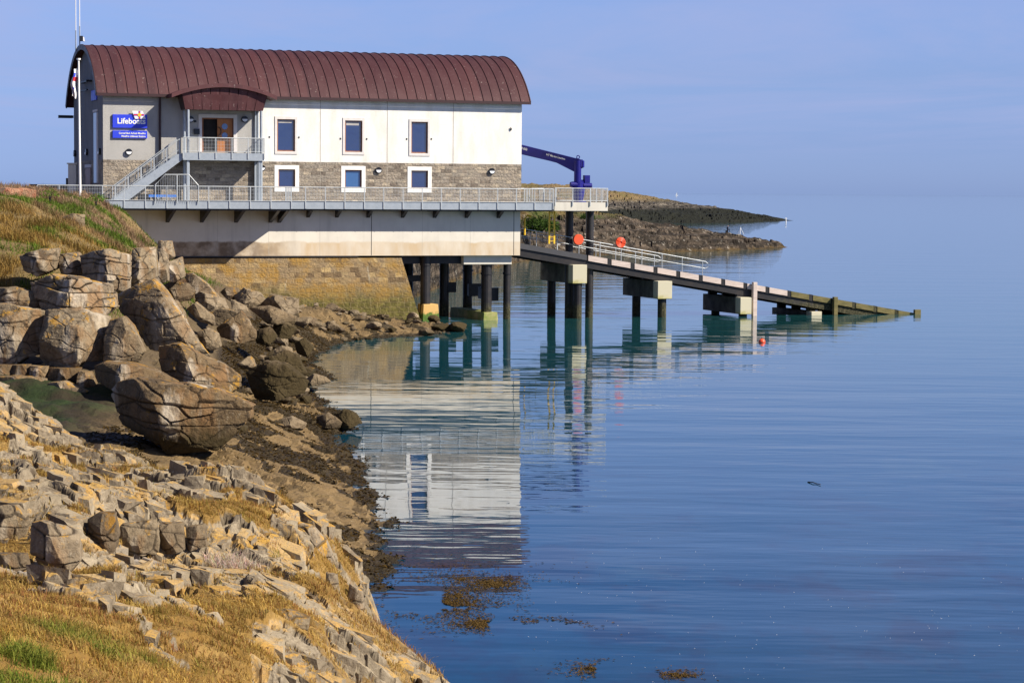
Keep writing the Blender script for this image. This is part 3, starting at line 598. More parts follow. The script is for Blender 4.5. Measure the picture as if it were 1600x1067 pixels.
brace(700, 441, 713, 457, -6.0, 2, 'short dark stub beam on the middle pile'); brace(732, 443, 754, 463, -6.6, .5, 'dark brace beam between the front and rear piles'); brace(766, 449.5, 779, 470, -2.0, 3, 'dark flanged beam end right of the thick pile'); brace(628, 430, 672, 440, -6, .5, 'dark brace beam behind the sloping end of the stone wall')
# ------------------------------------------------------------ crane platform, crane
PT = fz(905, 316, .2); PB = fz(905, 330, .2); P0 = fs(866, .2, 320)
pf = bthing('crane_platform', P0, 0, PB, 'pale concrete platform beyond the right end of the station carrying the blue crane', 'platform')
MB().box(P0, SP1, -.2, 3.3, PB, PT).build('slab', M_conc2, pf, .02)
for px, nm in ((889.5, 0), (921.5, 0)):
    s = fs(px, -2.2, 360); MB().tube([(s, 2.2, -3), (s, 2.2, PB-.004)], .30, 18).build('column', M_black, pf)
MB().box(L+.1, P0-.05, .0, 3.0, PB+.02, ZT-.05).build('link_deck', M_black, pf)
rl = bthing('guard_rail', P0, 0, PT, 'grey guard rail round the crane platform', 'railing')
railing(rl, [(P0+.05, 3.2, PT), (P0+.05, -.26, PT), (SP1-.05, -.26, PT), (SP1-.05, 3.2, PT), (P0+.05, 3.2, PT)], h=1.02, sp=1.24, drop=.3)
rl = bthing('guard_rail', L+1, 2, ZT, 'grey guard rail on the short deck between the station and the crane platform', 'railing')
railing(rl, [(L+.25, 2.9, ZT), (L+1.3, 2.9, ZT), (L+1.3, 1.2, ZT), (L+2.2, 1.2, ZT)], h=1.12, sp=.6, drop=.1)
cy = 1.7; cs = fs(904, -cy, 280)
def cz(py, px=904): return fz(px, py, -cy)
cr = bthing('crane', cs, cy, PT, 'navy blue slewing crane on the concrete platform', 'crane')
MB().tube([(cs, cy, PT), (cs, cy, cz(293))], .34, 20, r2=.52).tube([(cs, cy, PT), (cs, cy, PT+.06)], .6, 20).build('pedestal', M_blue, cr)
MB().tube([(cs-.08, cy, cz(293)), (cs-.08, cy, cz(284))], .46, 20).tube([(cs-.08, cy, cz(284)), (cs-.08, cy, cz(251))], .27, 20).build('column', M_blue, cr)
MB().tube([(cs-.75, cy-.25, cz(288.5)), (cs-.1, cy-.25, cz(288.5))], .19, 14).build('slew_motor', M_blue, cr)
MB().tube([(cs+.3, cy-.15, cz(290)), (cs+.98, cy-.15, cz(290))], .19, 14).box(cs+.15, cs+.5, cy-.1, cy+.1, cz(290), cz(281)).build('slew_motor', M_blue, cr)
MB().box(cs+.42, cs+.86, cy-.2, cy+.2, cz(286), cz(274)).build('control_box', M_blue, cr, .02)
bd = Vector((-.72, .69, 0)).normalized(); PE = Vector((cs+.15, cy, 0))
def boompt(t, z): return (PE.x+bd.x*t, PE.y+bd.y*t, z)
zr = cz(256); sl_ = .225
sd = Vector((-bd.y, bd.x, 0))*.15
def slab(pts, hw, nm, par, m=M_blue):
    o_ = Vector((-bd.y, bd.x, 0))*hw; n_ = len(pts); a = [Vector(boompt(t, z))-o_ for t, z in pts]; b = [Vector(boompt(t, z))+o_ for t, z in pts]
    return MB().add(a+b, [tuple(range(n_)), tuple(range(2*n_-1, n_-1, -1))]+[(i, n_+i, n_+(i+1) % n_, (i+1) % n_) for i in range(n_)]).build(nm, m, par)
BL = 6.6; zt0 = cz(248.5)
boom = slab([(-.25, zt0-.15), (-.25, zt0-.62), (.5, zt0-.95), (1.9, zt0-.30), (BL, zt0-.30+(BL-1.9)*sl_+.06), (BL, zt0+.18+(BL-.2)*sl_-.16), (.2, zt0)], .15, 'boom', cr)
slab([(2.6, zt0-.22+.7*sl_), (2.6, zt0-.30+.7*sl_), (5.2, zt0-.33+3.3*sl_), (5.2, zt0-.2+3.3*sl_)], .06, 'jib_rail', boom)
w = MB(); w.tube([(cs-.05+.12*math.cos(t), cy, zt0+.13+.12*math.sin(t)) for t in np.linspace(0, 2*math.pi, 13)], .04, 6); w.build('lifting_eye', M_blue, boom)
MB().tube([(cs+.12, cy-.1, zt0-.05), (cs+.12, cy-.1, cz(261))], .16, 12).build('hose_guard', M_blue, boom)
for txt, t0, sz, dz in (('SWL 1000 KG', 5.7, .235, .0), ('HT Marine Loaders', 2.75, .20, .0)):
    p = Vector(boompt(t0, zt0 + (t0-.2)*sl_ - .30 + dz)) + Vector((-bd.y, bd.x, 0))*.155 if False else Vector(boompt(t0, zt0 + (t0-.2)*sl_ - .31 + dz)) - Vector((bd.y, -bd.x, 0))*.155
    ang = math.atan2(-bd.y, -bd.x); b = cr['b']
    t = text_mesh(txt, sz, 'lettering', M_wht, boom, (p.x-b[0], p.y-b[1], p.z-b[2])); t.rotation_euler = (Matrix.Rotation(ang, 4, 'Z') @ Matrix.Rotation(math.atan(sl_), 4, 'Y') @ Matrix.Rotation(math.pi/2, 4, 'X')).to_euler()
# ------------------------------------------------------------ slipway
NS = -1.5; YS = 1.5
S0, Z0 = fac(815, 374.5, NS); S1, Z1 = fac(1438, 485.2, NS); KS = (Z1-Z0)/(S1-S0)
def sz(s): return Z0+KS*(s-S0)
S0 = L-1.0; YF = 7.6
sw = bthing('slipway', L, 4, 0, 'long slipway sloping from the station down into the water', 'slipway')
def sbar(s0, s1, y0, y1, t0, t1, nm, m):
    return MB().hexa([(s0,y0,sz(s0)+t0),(s0,y1,sz(s0)+t0),(s0,y1,sz(s0)+t1),(s0,y0,sz(s0)+t1)], [(s1,y0,sz(s1)+t0),(s1,y1,sz(s1)+t0),(s1,y1,sz(s1)+t1),(s1,y0,sz(s1)+t1)]).build(nm, m, sw)
SE = S1+.6; sT = fs(919, NS, 395)
sbar(L-.6, S1+1.5, YS+.12, YS+.42, -1.0, -.06, 'main_beam', M_black); sbar(L-.6, S1+1.5, YF-.42, YF-.12, -1.0, -.06, 'main_beam', M_black)
sbar(L-.6, S1+1.5, YS+.43, YF-.43, -.42, -.30, 'deck', M_black)
M_edge = simple('dark_grey_beam', (.055, .055, .062), (.04, .04, .045), 2, .5, 0, .1)
sbar(L-.6, sT-.1, YS, YS+.12, -.42, -.02, 'edge_plate', M_edge)
sbar(L-.6, S1+1.5, 4.0, 4.25, -.30, -.05, 'keel_rail', M_galv); sbar(L-.6, S1+1.5, 4.75, 5.0, -.30, -.05, 'keel_rail', M_galv)
nb = 15; SPB = (S1-.1-sT)/nb
for k in range(nb):
    a = sT+SPB*k; mm = M_timber if k < 9 else M_timbw
    sbar(a+.02, a+SPB-.33, YS-.02, YS+.115, -.44, -.02, 'timber_block', mm); sbar(a+.02, a+SPB-.33, YF-.115, YF+.02, -.44, -.02, 'timber_block', mm)
    sbar(a+SPB-.31, a+SPB, YS+.02, YS+.118, -.5, .0, 'spacer_post', M_black)
for px, y0_, y1_, m_ in ((1179.5, 441, 0, M_timber), (1305.5, 464, 0, M_timbw)):
    s, z = fac(px, y0_, NS+.25); o = bthing('mooring_post', s, 1.2, 0, 'tall %s timber post standing against the slipway' % ('silver grey' if m_ is M_timber else 'mossy, lower'), 'post')
    MB().box(s-.17, s+.17, YS-.36, YS-.03, -3, z).build('shaft', m_ if m_ is M_timbw else M_timber, o, .02); 
s = S1-.35; o = bthing('mooring_post', s, 1.2, 0, 'green weedy stub at the lower tip of the slipway', 'post'); MB().box(s-.3, s+.25, YS-.3, YS-.03, -2, .36).build('shaft', M_timbw, o, .02)
def pier(px0, px1, py0, py1, label, rows, ln=7.0, n_=-.75, last=False):
    s0, z1_ = fac(px0, py0, n_); s1, z0_ = fac(px1, py1, n_); o = bthing('slipway_pier', s0, -n_, 0, label, 'pier', 'piers under the slipway')
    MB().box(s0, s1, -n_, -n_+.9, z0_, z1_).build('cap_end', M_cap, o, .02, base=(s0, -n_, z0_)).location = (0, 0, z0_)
    MB().box(s0+.004, s1-.004, -n_+.904, -n_+ln, z0_+.004, z1_-.004).build('cap', M_capshade, o, .02)
    for yy in rows:
        MB().tube([((s0+s1)/2, -n_+yy, -3), ((s0+s1)/2, -n_+yy, z0_-.003)], .33, 16).build('pile', M_black, o)
    for yy in (1.05, 3.6, 6.2): MB().box((s0+s1)/2-.35, (s0+s1)/2+.35, -n_+yy-.15, -n_+yy+.15, z1_+.003, sz((s0+s1)/2)-.45).build('bearing', M_black, o)
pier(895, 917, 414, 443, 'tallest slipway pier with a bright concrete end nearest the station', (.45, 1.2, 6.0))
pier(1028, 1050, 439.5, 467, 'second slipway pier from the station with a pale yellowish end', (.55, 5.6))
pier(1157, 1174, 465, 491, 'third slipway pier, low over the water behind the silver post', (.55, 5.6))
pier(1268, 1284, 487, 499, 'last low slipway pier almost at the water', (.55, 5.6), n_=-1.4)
def slip_rail(y, px_list, pe, label, n_, h=1.1):
    s_in = L-.3; s_out = fs(pe, n_, 410); o = bthing('handrail', s_in, y, sz(s_in), label, 'railing')
    for dz, nm, r in ((h, 'top_rail', .030), (h*.52, 'mid_rail', .026)):
        MB().tube([(s_in, y, sz(s_in)+dz), (s_out, y, sz(s_out)+dz)], r, 8).build(nm, M_rail, o)
    MB().tube([(s_out, y, sz(s_out)+h), (s_out+.22, y, sz(s_out)+h-.15), (s_out+.22, y, sz(s_out)+h*.52+.1), (s_out, y, sz(s_out)+h*.52)], .03, 8).build('end_loop', M_rail, o)
    for px in px_list:
        s = fs(px, n_, 390); MB().tube([(s, y, sz(s)-.3), (s, y, sz(s)+h)], .032, 8).build('post', M_rail, o)
slip_rail(1.72, (838, 870.5, 904.5, 937.5, 970.5, 1003, 1034.5, 1066, 1098), 1102, 'longer handrail along the near edge of the slipway', -1.72)
slip_rail(3.3, (828, 871, 931, 962, 993, 1022.5), 1028, 'shorter inner handrail ending in a loop halfway along', -3.3, .95)
for px, py, n_, lab, nm in ((903, 374.5, -1.62, 'orange round float hung on the handrail, nearest the ladder', 0), (969.5, 379, -1.62, 'orange coiled ring hung on the handrail, farther from the ladder', 1)):
    s, z = fac(px, py, n_); o = bthing('rescue_float', s, -n_, z, lab, 'float')
    if nm == 0: MB().tube([(s, 1.45, z), (s, 1.52, z), (s, 1.6, z), (s, 1.66, z)], .40, 24).build('disc', M_org, o, .03)
    else:
        w = MB()
        for rr in (.12, .20, .28, .36): w.tube([(s+rr*math.cos(t), 1.58, z+rr*math.sin(t)) for t in np.linspace(0, 2*math.pi, 25)], .042, 6)
        w.build('coil', M_org, o); MB().tube([(s, 1.6, z), (s, 1.66, z)], .4, 24).build('backing', M_orgd, o)
ld = bthing('ladder', fs(862, -.4, 360), .4, 6, 'yellow vertical ladder from the platform down to the slipway', 'ladder')
z0_, z1_ = fz(862, 381, -1.3), PB
for px in (858.3, 866.2): s = fs(px, -1.3, 360); MB().box(s-.06, s+.06, 1.27, 1.33, z0_, z1_-.01).build('stile', M_yel, ld)
sa, sb_ = fs(858.3, -1.3, 360)+.06, fs(866.2, -1.3, 360)-.06
for z in np.arange(z0_+.2, z1_-.1, .3): MB().box(sa, sb_, 1.28, 1.32, z-.02, z+.02).build('rung', M_yel, ld)
s, z = fac(823, 338, -1.0); o = bthing('hooped_handhold', s, 1, z-1, 'curved yellow handhold by the corner of the concrete wall', 'handhold'); MB().tube([(s-.15, 1.0, z-1.4), (s-.15, 1.0, z-.2), (s+.05, 1.0, z+.05), (s+.35, 1.0, z)], .07, 8).build('tube', M_yel, o)
# ------------------------------------------------------------ masts, flag pole, gate pillar, shelter
def mast(px, py0, ytop, yy, label):
    y, z = gab(px, py0, .4); s = .4; o = bthing('aerial_mast', s, yy, arc(RR, yy), label, 'aerial'); zr_ = arc(RR, yy); s = fs(px, -yy, 60)
    MB().tube([(s, yy, zr_-.2), (s, yy, zr_+1.35)], .045, 8).build('stub', M_galv, o); MB().tube([(s, yy, zr_+1.35), (s, yy, zr_+7.2)], .028, 8).build('whip', M_wht, o); return s
sA = mast(124.5, 80, 0, 6.6, 'right one of two thin white aerials above the left end of the roof')
sB = mast(118.5, 90, 0, 8.2, 'left one of two thin white aerials above the left end of the roof')
zf = arc(RR, 6.6)+.45; o = bthing('floodlight', sA+.2, 6.4, zf, 'small black floodlight with a bright white face fixed to the roof aerial', 'light')
MB().box(sA-.02, sA+.2, 6.35, 6.6, zf-.18, zf+.2).build('housing', M_blackp, o, .02); MB().hexa([(sA+.2,6.33,zf-.16),(sA+.2,6.6,zf-.16),(sA+.2,6.6,zf+.14),(sA+.2,6.33,zf+.14)], [(sA+.32,6.33,zf-.20),(sA+.32,6.6,zf-.2),(sA+.28,6.6,zf+.1),(sA+.28,6.33,zf+.1)]).build('lens', M_lens, o)
FPY = 150.0; a = atY(125.3, 303, FPY); b = atY(122.8, 94, FPY); a.z = 8.3
o = tag(empty('flagpole', a), 'white flagpole in front of the left end of the station', 'flagpole')
MB().tube([(0, 0, 0), ((b.x-a.x), 0, b.z-a.z)], .085, 12, r2=.055).build('pole', M_wht, o, base=(0,0,0)); MB().tube([(b.x-a.x, 0, b.z-a.z), (b.x-a.x, 0, b.z-a.z+.1)], .13, 12).build('finial', M_wht, o, base=(0,0,0))
ft = atY(122.8, 107, FPY); fb_ = atY(120, 155, FPY); H_ = ft.z-fb_.z; w = MB(); nu, nv = 9, 15; vs = []; mi = []
fo = tag(empty('flag', (ft.x-.05, FPY, ft.z)), 'limp white flag with red and blue hanging down the white flagpole', 'flag')
for j in range(nv):
    for i in range(nu):
        u = i/(nu-1); v_ = j/(nv-1); x = -.10-.34*u*(.55+.45*math.sin(v_*2.6+.4))-.10*v_; y = .16*math.sin(u*7+v_*3)*(.3+u)+.05; vs.append((x + .05*math.sin(v_*9), y, -H_*(v_*(1-.15*u))-.1*u))
fs_ = []
for j in range(nv-1):
    for i in range(nu-1): fs_.append((j*nu+i, j*nu+i+1, (j+1)*nu+i+1, (j+1)*nu+i))
w.add(vs, fs_); w.m = [ (1 if (j in (4, 5) and i < 6) else 2 if (j in (2, 3) and i > 2) or (j in (9,) and i in (2, 3, 4)) else 1 if (i == 5 and j > 6) else 0) for j in range(nv-1) for i in range(nu-1)]
cl_ = w.build('cloth', [M_wht, M_red, M_sign], fo, base=(0,0,0)); sm_ = cl_.modifiers.new('thick', 'SOLIDIFY'); sm_.thickness = .012; cl_.location = (.05, -.06, 0)
# ------------------------------------------------------------ natural materials
def attr(nt, n): return nd(nt, 'Attribute', attribute_name=n)
def rock_nodes(nt, v, lich=.5, warm=0.0, zsock=None):
    n1 = noi(nt, v, .55, 6, .62); n2 = noi(nt, v, 2.6, 6, .68); n3 = noi(nt, v, 11, 5, .7)
    g = mix(nt, ramp(nt, n1, [(.36, 0.0), (.64, 1.0)]), (.185, .150, .105), (.305, .255, .185))
    if warm: g = mix(nt, warm, g, (.15, .10, .05))
    g = mix(nt, ramp(nt, n2, [(.47, 0.0), (.66, .9)]), g, (.065, .047, .03))
    g = mix(nt, ramp(nt, n3, [(.56, 0.0), (.72, .6)]), g, (.40, .35, .27))
    l1 = noi(nt, v, 1.15, 6, .7, .4); geo = nd(nt, 'NewGeometry'); nz = nd(nt, 'SeparateXYZ', {'Vector': geo.outputs['Normal']}).outputs[2]
    lm = ma(nt, 'ADD', l1, ma(nt, 'MULTIPLY', nz, .13)); lm = ma(nt, 'ADD', lm, ma(nt, 'MULTIPLY', ma(nt, 'SUBTRACT', n3, .5), .25))
    t = .72-.16*lich
    g = mix(nt, ramp(nt, lm, [(t-.01, 0.0), (t+.05, .8)]), g, mix(nt, n2, (.40, .175, .008), (.45, .28, .035)))
    return g, n1, n2, n3, nz
def crack(nt, v, scale, w=.03):
    d = nd(nt, 'VectorMath', {0: v, 1: nd(nt, 'VectorMath', {0: nd(nt, 'TexNoise', {'Vector': v, 'Scale': scale*.9, 'Detail': 3}).outputs['Color'], 'Scale': .5/scale}, operation='SCALE').outputs[0]}, operation='ADD').outputs[0]
    vo = nd(nt, 'TexVoronoi', {'Vector': d, 'Scale': scale}, feature='DISTANCE_TO_EDGE'); return mrange(nt, vo.outputs['Distance'], 0.0, w)
def mk_rock(name, lich, warm, wet=None, cs=1.0, streak=0.0):
    m, nt, b = newmat(name); v = vec(nt, src='Object'); g, n1, n2, n3, nz = rock_nodes(nt, v, lich, warm)
    if streak:
        st_ = noi(nt, vec(nt, (1.1, 1.1, .16)), 1.3, 5, .6); g = mix(nt, ramp(nt, st_, [(.54, 0.0), (.66, streak)]), g, (.21, .125, .06)); g = mix(nt, ramp(nt, noi(nt, vec(nt, (.9, .9, .14), (0, 0, .6)), 1.1, 5, .6), [(.56, 0.0), (.66, streak*.9)]), g, (.50, .45, .38))
    rd = nd(nt, 'ObjectInfo').outputs['Random']; g = mix(nt, 1.0, g, ramp(nt, rd, [(0.0, (.55, .50, .44)), (.5, (.92, .88, .80)), (1.0, (1.12, 1.10, 1.08))]), 'MULTIPLY')
    ck = ma(nt, 'SUBTRACT', 1.0, attr(nt, 'crack').outputs['Fac']); g = mix(nt, ck, (.035, .026, .018), g)
    fc_ = crack(nt, vec(nt, (.8, .8, 1.5)), 1.1, .022); fm = ma(nt, 'MULTIPLY', ma(nt, 'SUBTRACT', 1.0, fc_), ramp(nt, noi(nt, v, .8, 3), [(.45, 0.0), (.55, .9)])); g = mix(nt, fm, g, (.03, .022, .015))
    if wet is not None:
        z = nd(nt, 'SeparateXYZ', {'Vector': nd(nt, 'NewGeometry').outputs['Position']}).outputs[2]
        f = mrange(nt, ma(nt, 'ADD', z, ma(nt, 'MULTIPLY', ma(nt, 'SUBTRACT', n2, .5), 1.5)), wet-.2, wet+.5)
        g = mix(nt, f, mix(nt, n3, (.018, .013, .007), (.07, .05, .018)), g)
    h = ma(nt, 'ADD', ma(nt, 'ADD', ma(nt, 'MULTIPLY', n2, .7), ma(nt, 'MULTIPLY', n3, .35)), ma(nt, 'MULTIPLY', ck, .1))
    setp(nt, b, col=g, rough=.9, spec=.2, normal=bump(nt, h, 1.0, .12)); return m
M_cliff = mk_rock('cliff_limestone', .50, .18, None, .42, .75); M_bould = mk_rock('lichen_boulder', .62, .30, 1.5, .5, .5); M_brown = mk_rock('brown_boulder', .42, .75, 1.9, .6, .9)
M_bould2 = mk_rock('orange_lichen_block', .75, .10, None, .5, .4); M_rub = mk_rock('rubble_stone', .42, .32, .75, .8); M_weedrock = mk_rock('weed_covered_rock', .1, .6, 2.6, .8); M_small = mk_rock('shore_stone', .15, .35, .05, .5)
def mk_fore():
    m, nt, b = newmat('outcrop_ground'); v = vec(nt); g, n1, n2, n3, nz = rock_nodes(nt, v, .80, .12)
    n5 = noi(nt, v, 26, 4, .7); g = mix(nt, ramp(nt, n5, [(.36, .75), (.55, 0.0)]), g, (.10, .075, .05)); soil = attr(nt, 'soil').outputs['Fac']; ck = attr(nt, 'crack').outputs['Fac']; dk = attr(nt, 'dark').outputs['Fac']; rt = attr(nt, 'cell').outputs['Fac']
    g = mix(nt, mrange(nt, rt, -.6, .6, 0, .42), g, (.37, .31, .215)); g = mix(nt, ma(nt, 'MULTIPLY', dk, .8), g, mix(nt, n3, (.14, .12, .105), (.30, .27, .24)))
    fine = n3
    g = mix(nt, ma(nt, 'MULTIPLY', ck, .8), g, (.055, .04, .025))
    z = nd(nt, 'SeparateXYZ', {'Vector': v}).outputs[2]; g = mix(nt, mrange(nt, ma(nt, 'ADD', z, ma(nt, 'MULTIPLY', n2, .8)), 1.0, .6), g, (.05, .04, .02))
    gs = mix(nt, ramp(nt, noi(nt, v, .8, 5, .6), [(.4, 0.0), (.6, 1.0)]), (.19, .11, .028), (.27, .17, .055)); gs = mix(nt, ramp(nt, noi(nt, v, 7, 4, .7), [(.45, 0.0), (.7, .7)]), gs, (.10, .065, .025))
    c = mix(nt, mrange(nt, ma(nt, 'ADD', soil, ma(nt, 'MULTIPLY', ma(nt, 'SUBTRACT', n3, .5), .7)), .35, .6), g, gs)
    h = ma(nt, 'ADD', ma(nt, 'ADD', ma(nt, 'MULTIPLY', n2, .5), ma(nt, 'MULTIPLY', n3, .35)), ma(nt, 'MULTIPLY', fine, .4))
    setp(nt, b, col=c, rough=.92, spec=.15, normal=bump(nt, h, 1.0, .035)); return m
M_fore = mk_fore()
def mk_shore():
    m, nt, b = newmat('shore_ground'); v = vec(nt); n2 = noi(nt, v, 1.6, 6, .66); n3 = noi(nt, v, 7, 5, .7); n1 = noi(nt, v, .4, 5, .6)
    weed = attr(nt, 'weed').outputs['Fac']; gr = attr(nt, 'grass').outputs['Fac']; gg = attr(nt, 'green').outputs['Fac']
    z = nd(nt, 'SeparateXYZ', {'Vector': v}).outputs[2]
    c = mix(nt, n1, (.115, .072, .028), (.20, .135, .06)); c = mix(nt, mrange(nt, z, 1.2, 2.0), c, (.085, .06, .032)); c = mix(nt, ramp(nt, n2, [(.48, 0.0), (.7, .7)]), c, (.10, .07, .03)); c = mix(nt, ramp(nt, n3, [(.58, 0.0), (.72, .6)]), c, (.28, .22, .13))
    c = mix(nt, gg, c, mix(nt, ramp(nt, n1, [(.42, 0.0), (.58, 1.0)]), (.022, .016, .007), (.014, .026, .004)))  # gully floor: green growth, with the gully's shade painted into the dark colour
    wf = mrange(nt, ma(nt, 'ADD', weed, ma(nt, 'MULTIPLY', ma(nt, 'SUBTRACT', n3, .5), .6)), .4, .6); c = mix(nt, wf, c, mix(nt, n3, (.012, .008, .003), (.06, .038, .008)))
    c = mix(nt, mrange(nt, z, .10, -.05), c, (.02, .017, .012))
    c = mix(nt, gr, c, mix(nt, n2, (.10, .075, .025), (.21, .14, .06)))
    h = ma(nt, 'ADD', n2, ma(nt, 'MULTIPLY', n3, ma(nt, 'ADD', .5, wf)))
    setp(nt, b, col=c, rough=mrange(nt, wf, 0, 1, .85, .55), spec=.3, normal=bump(nt, h, 1.0, .10)); return m
M_shore = mk_shore()
def mk_blade(name):
    m, nt, b = newmat(name); a = attr(nt, 'tint'); setp(nt, b, col=a.outputs['Color'], rough=.8, spec=.15)
    tr = nd(nt, 'BsdfTranslucent', {'Color': a.outputs['Color']}); mx = nd(nt, 'MixShader', {0: .28}); nt.links.new(b.outputs[0], mx.inputs[1]); nt.links.new(tr.outputs[0], mx.inputs[2])
    nt.links.new(mx.outputs[0], [n for n in nt.nodes if n.type == 'OUTPUT_MATERIAL'][0].inputs[0]); return m
M_blade = mk_blade('grass_blade'); M_weed = mk_blade('seaweed_frond')
# ------------------------------------------------------------ foreground outcrop
def pts_from(lst, fn): return [tuple(fn(*a)) for a in lst]
FA = pts_from([(0,620,52),(60,650,51),(110,690,49),(160,700,49.5),(220,722,49),(300,745,47.5),(360,760,47),(420,768,46.5),(470,792,45),(510,832,43.5),(535,872,43),(556,920,42),(566,960,41.5),(570,1000,40.5),(600,1028,40),(680,1068,39.5),
    (-80,600,53),(-80,720,44),(0,700,45),(100,742,42.5),(200,742,45),(300,790,41.5),(400,790,43.5),
    (0,775,38),(100,792,37.5),(200,780,39.5),(330,782,40.8),(0,868,36.6),(60,878,36.2),(130,884,36.2),(200,840,38.6),(330,846,39.6),(420,852,40.3),(470,830,42.2),
    (0,940,28.5),(100,915,32),(100,960,28),(200,950,29.5),(350,925,33.5),(450,950,33.5),(250,872,36),(400,880,38),(500,905,38.8),(520,960,37.0),(540,1000,36.5),
    (-80,1067,19),(0,1067,20),(150,1067,22),(300,1067,25),(450,1067,29),(560,1067,33),(640,1067,36.5),(-80,940,27),(-80,860,35)], lambda px, py, Y: atY(px, py, Y))
def cst(px, py, dx, dy, z): p = atY(px, py[0], py[1]); return (p.x+dx, p.y+dy, z)
FA += [cst(566,(960,41.5),.9,.2,.1),cst(570,(1000,40.5),1.0,0,.0),cst(556,(920,42),.9,.8,.4),cst(535,(872,43),.8,1.2,.7),cst(510,(832,43.5),.9,1.6,.8),cst(600,(1028,40),1.0,.5,-.3),cst(680,(1068,39.5),1.0,.5,-.3),
    cst(566,(960,41.5),4,1,-1.5),cst(600,(1028,40),4,0,-1.6),cst(680,(1068,39.5),4,0,-1.6),cst(510,(832,43.5),4,4,-1.0),
    (3,34,-1.4),(2,30,-1.2),(-1.2,30,1.0),(-2.0,26,2.4),(-2.2,20,4.2),(0,22,2.0),(3,24,-.5),(-3,15,5.6),(-12,14,6.3),(0,15,3.5),(4,15,1),
    cst(470,(792,45),.3,3.0,.3),cst(360,(760,47),.2,3.2,.8),cst(220,(722,49),.2,3.4,1.2),cst(110,(690,49),0,4,1.6),cst(0,(620,52),0,5,1.9),cst(-80,(600,53),0,5,1.9),
    cst(220,(722,49),.2,8,.4),cst(0,(620,52),0,11,.6),cst(-80,(600,53),0,11,.6)]
SA0 = TPS(FA, .02)
def SA_(x, y): return SA0(x, y) - .32*sst(42, 50, y)
def fore_height(X, Y, full=True):
    base = SA_(X, Y)
    w1 = fb2(X*.5, Y*.5, 3)*.5; w2 = fb2(X*.5+9, Y*.5, 5)*.5
    s = fb2(X*.45, Y*.45, 11, 4)*.85 + (31.6+.22*(X+4)*(X > -4)-Y)/2.6
    patch = fb2(X*1.25, Y*.7, 21, 5)
    soil = np.clip(sst(-.15, .35, s) + .95*sst(.03, .16, patch)*sst(48.5, 46, Y+X*.1)*np.clip(sst(-2.6, -4.6, X)+.55, 0, 1), 0, 1)
    kn = sst(.24, .33, fb2(X*.75+4, Y*.55, 31, 4))*sst(24, 27, Y); soil = soil*(1-kn*.95)     # rock knolls in the turf
    edge = sst(1.0, 1.8, base)
    rk = (1-soil)*(.45+.55*edge)
    # beds: steps following a gently dipping stack of layers, cut by joints into blocks
    bedz = base + .13*X + .06*Y + w1*.35; hb = .15; q = bedz/hb + .5*w2; fl = np.floor(q); fr = q-fl; step = hb*(fl + sst(.80, .97, fr)) - hb*q
    xr = X*.94+Y*.34+w1*.6; yr = -X*.34+Y*.94+w2*.6
    f1, f2, a1, a2, a3, ox, oy = voro(xr/.95+fl*.31, yr/1.5, 40, .75); c1 = sst(.075, .02, f2-f1)
    g1, g2, b1, b2, b3, px_, py_ = voro(xr/.30+w2+fl*.6, yr/.46, 60, .75); c2 = sst(.11, .03, g2-g1)
    k1, k2, d1, d2, d3, pxx, pyy = voro(xr/.125+fl*.3, yr/.20, 140, .8); c3 = sst(.12, .04, k2-k1)
    fine = fb2(X*5.2, Y*5.2, 71, 4)
    lf_ = fb2(X*.36+.2*w1, Y*.50, 33, 2)*4.2+.45*w2; lq = .19*(np.floor(lf_)+sst(.86, .98, lf_-np.floor(lf_))); lq = (lq-.04)*sst(.8, 1.6, base)
    h = base + lq*(1-.55*soil) + rk*(.12*a1 + ox*.09*a2 + oy*.07*a3 - .10*c1 + .055*b1 + px_*.08*b2 + py_*.07*b3 - .045*c2 + .020*d1 + pxx*.05*d2 - .014*c3 + .012*fine + .10*w1) + soil*(.05*fb2(X*1.3, Y*1.3, 81, 3)+.03*fine)
    dark = sst(.30, .6, .35*fb2(X*.6+2, Y*.6, 91, 4) + .75*np.exp(-((X+8.0)/2.2)**2-((Y-33.6)/2.0)**2)+.6*np.exp(-((X+5.6)/1.6)**2-((Y-38.2)/.9)**2))
    global LQ
    LQ = lq
    return h, soil, np.clip(c1*.9+c2*.75+c3*.3, 0, 1)*rk, dark*(1-soil), b1+.6*d1
xs_ = np.arange(-15.5, 1.6, .036); ys_ = np.concatenate([np.arange(15, 33, .05), np.arange(33, 62, .042)]); X, Y = np.meshgrid(xs_, ys_)
HF, soilF, crF, dkF, ceF = fore_height(X, Y); LQF = LQ
tag(mesh_np('foreground_outcrop', np.c_[X.ravel(), Y.ravel(), HF.ravel()], grid_faces(*X.shape), M_fore, {'soil': soilF, 'crack': crF, 'dark': dkF, 'cell': ceF}), kind='structure')
def sample(Hg, xs, ys, x, y):
    i = np.clip(np.searchsorted(xs, x)-1, 0, len(xs)-2); j = np.clip(np.searchsorted(ys, y)-1, 0, len(ys)-2); return Hg[j, i]
def cube_t(n=3):
    V = {}; Fs = []
    def vid(p):
        k = tuple(np.round(p, 4)); 
        if k not in V: V[k] = len(V)
        return V[k]
    g = np.linspace(-1, 1, n+1)
    for ax in range(3):
        for sg in (-1, 1):
            for i in range(n):
                for j in range(n):
                    q = []
                    for di, dj in ((0, 0), (1, 0), (1, 1), (0, 1)):
                        p = [0, 0, 0]; p[ax] = sg; p[(ax+1) % 3] = g[i+di]; p[(ax+2) % 3] = g[j+dj]; q.append(vid(p))
                    Fs.append(q if sg > 0 else q[::-1])
    return np.array(list(V.keys())), np.array(Fs)
CT, CF = cube_t(2)
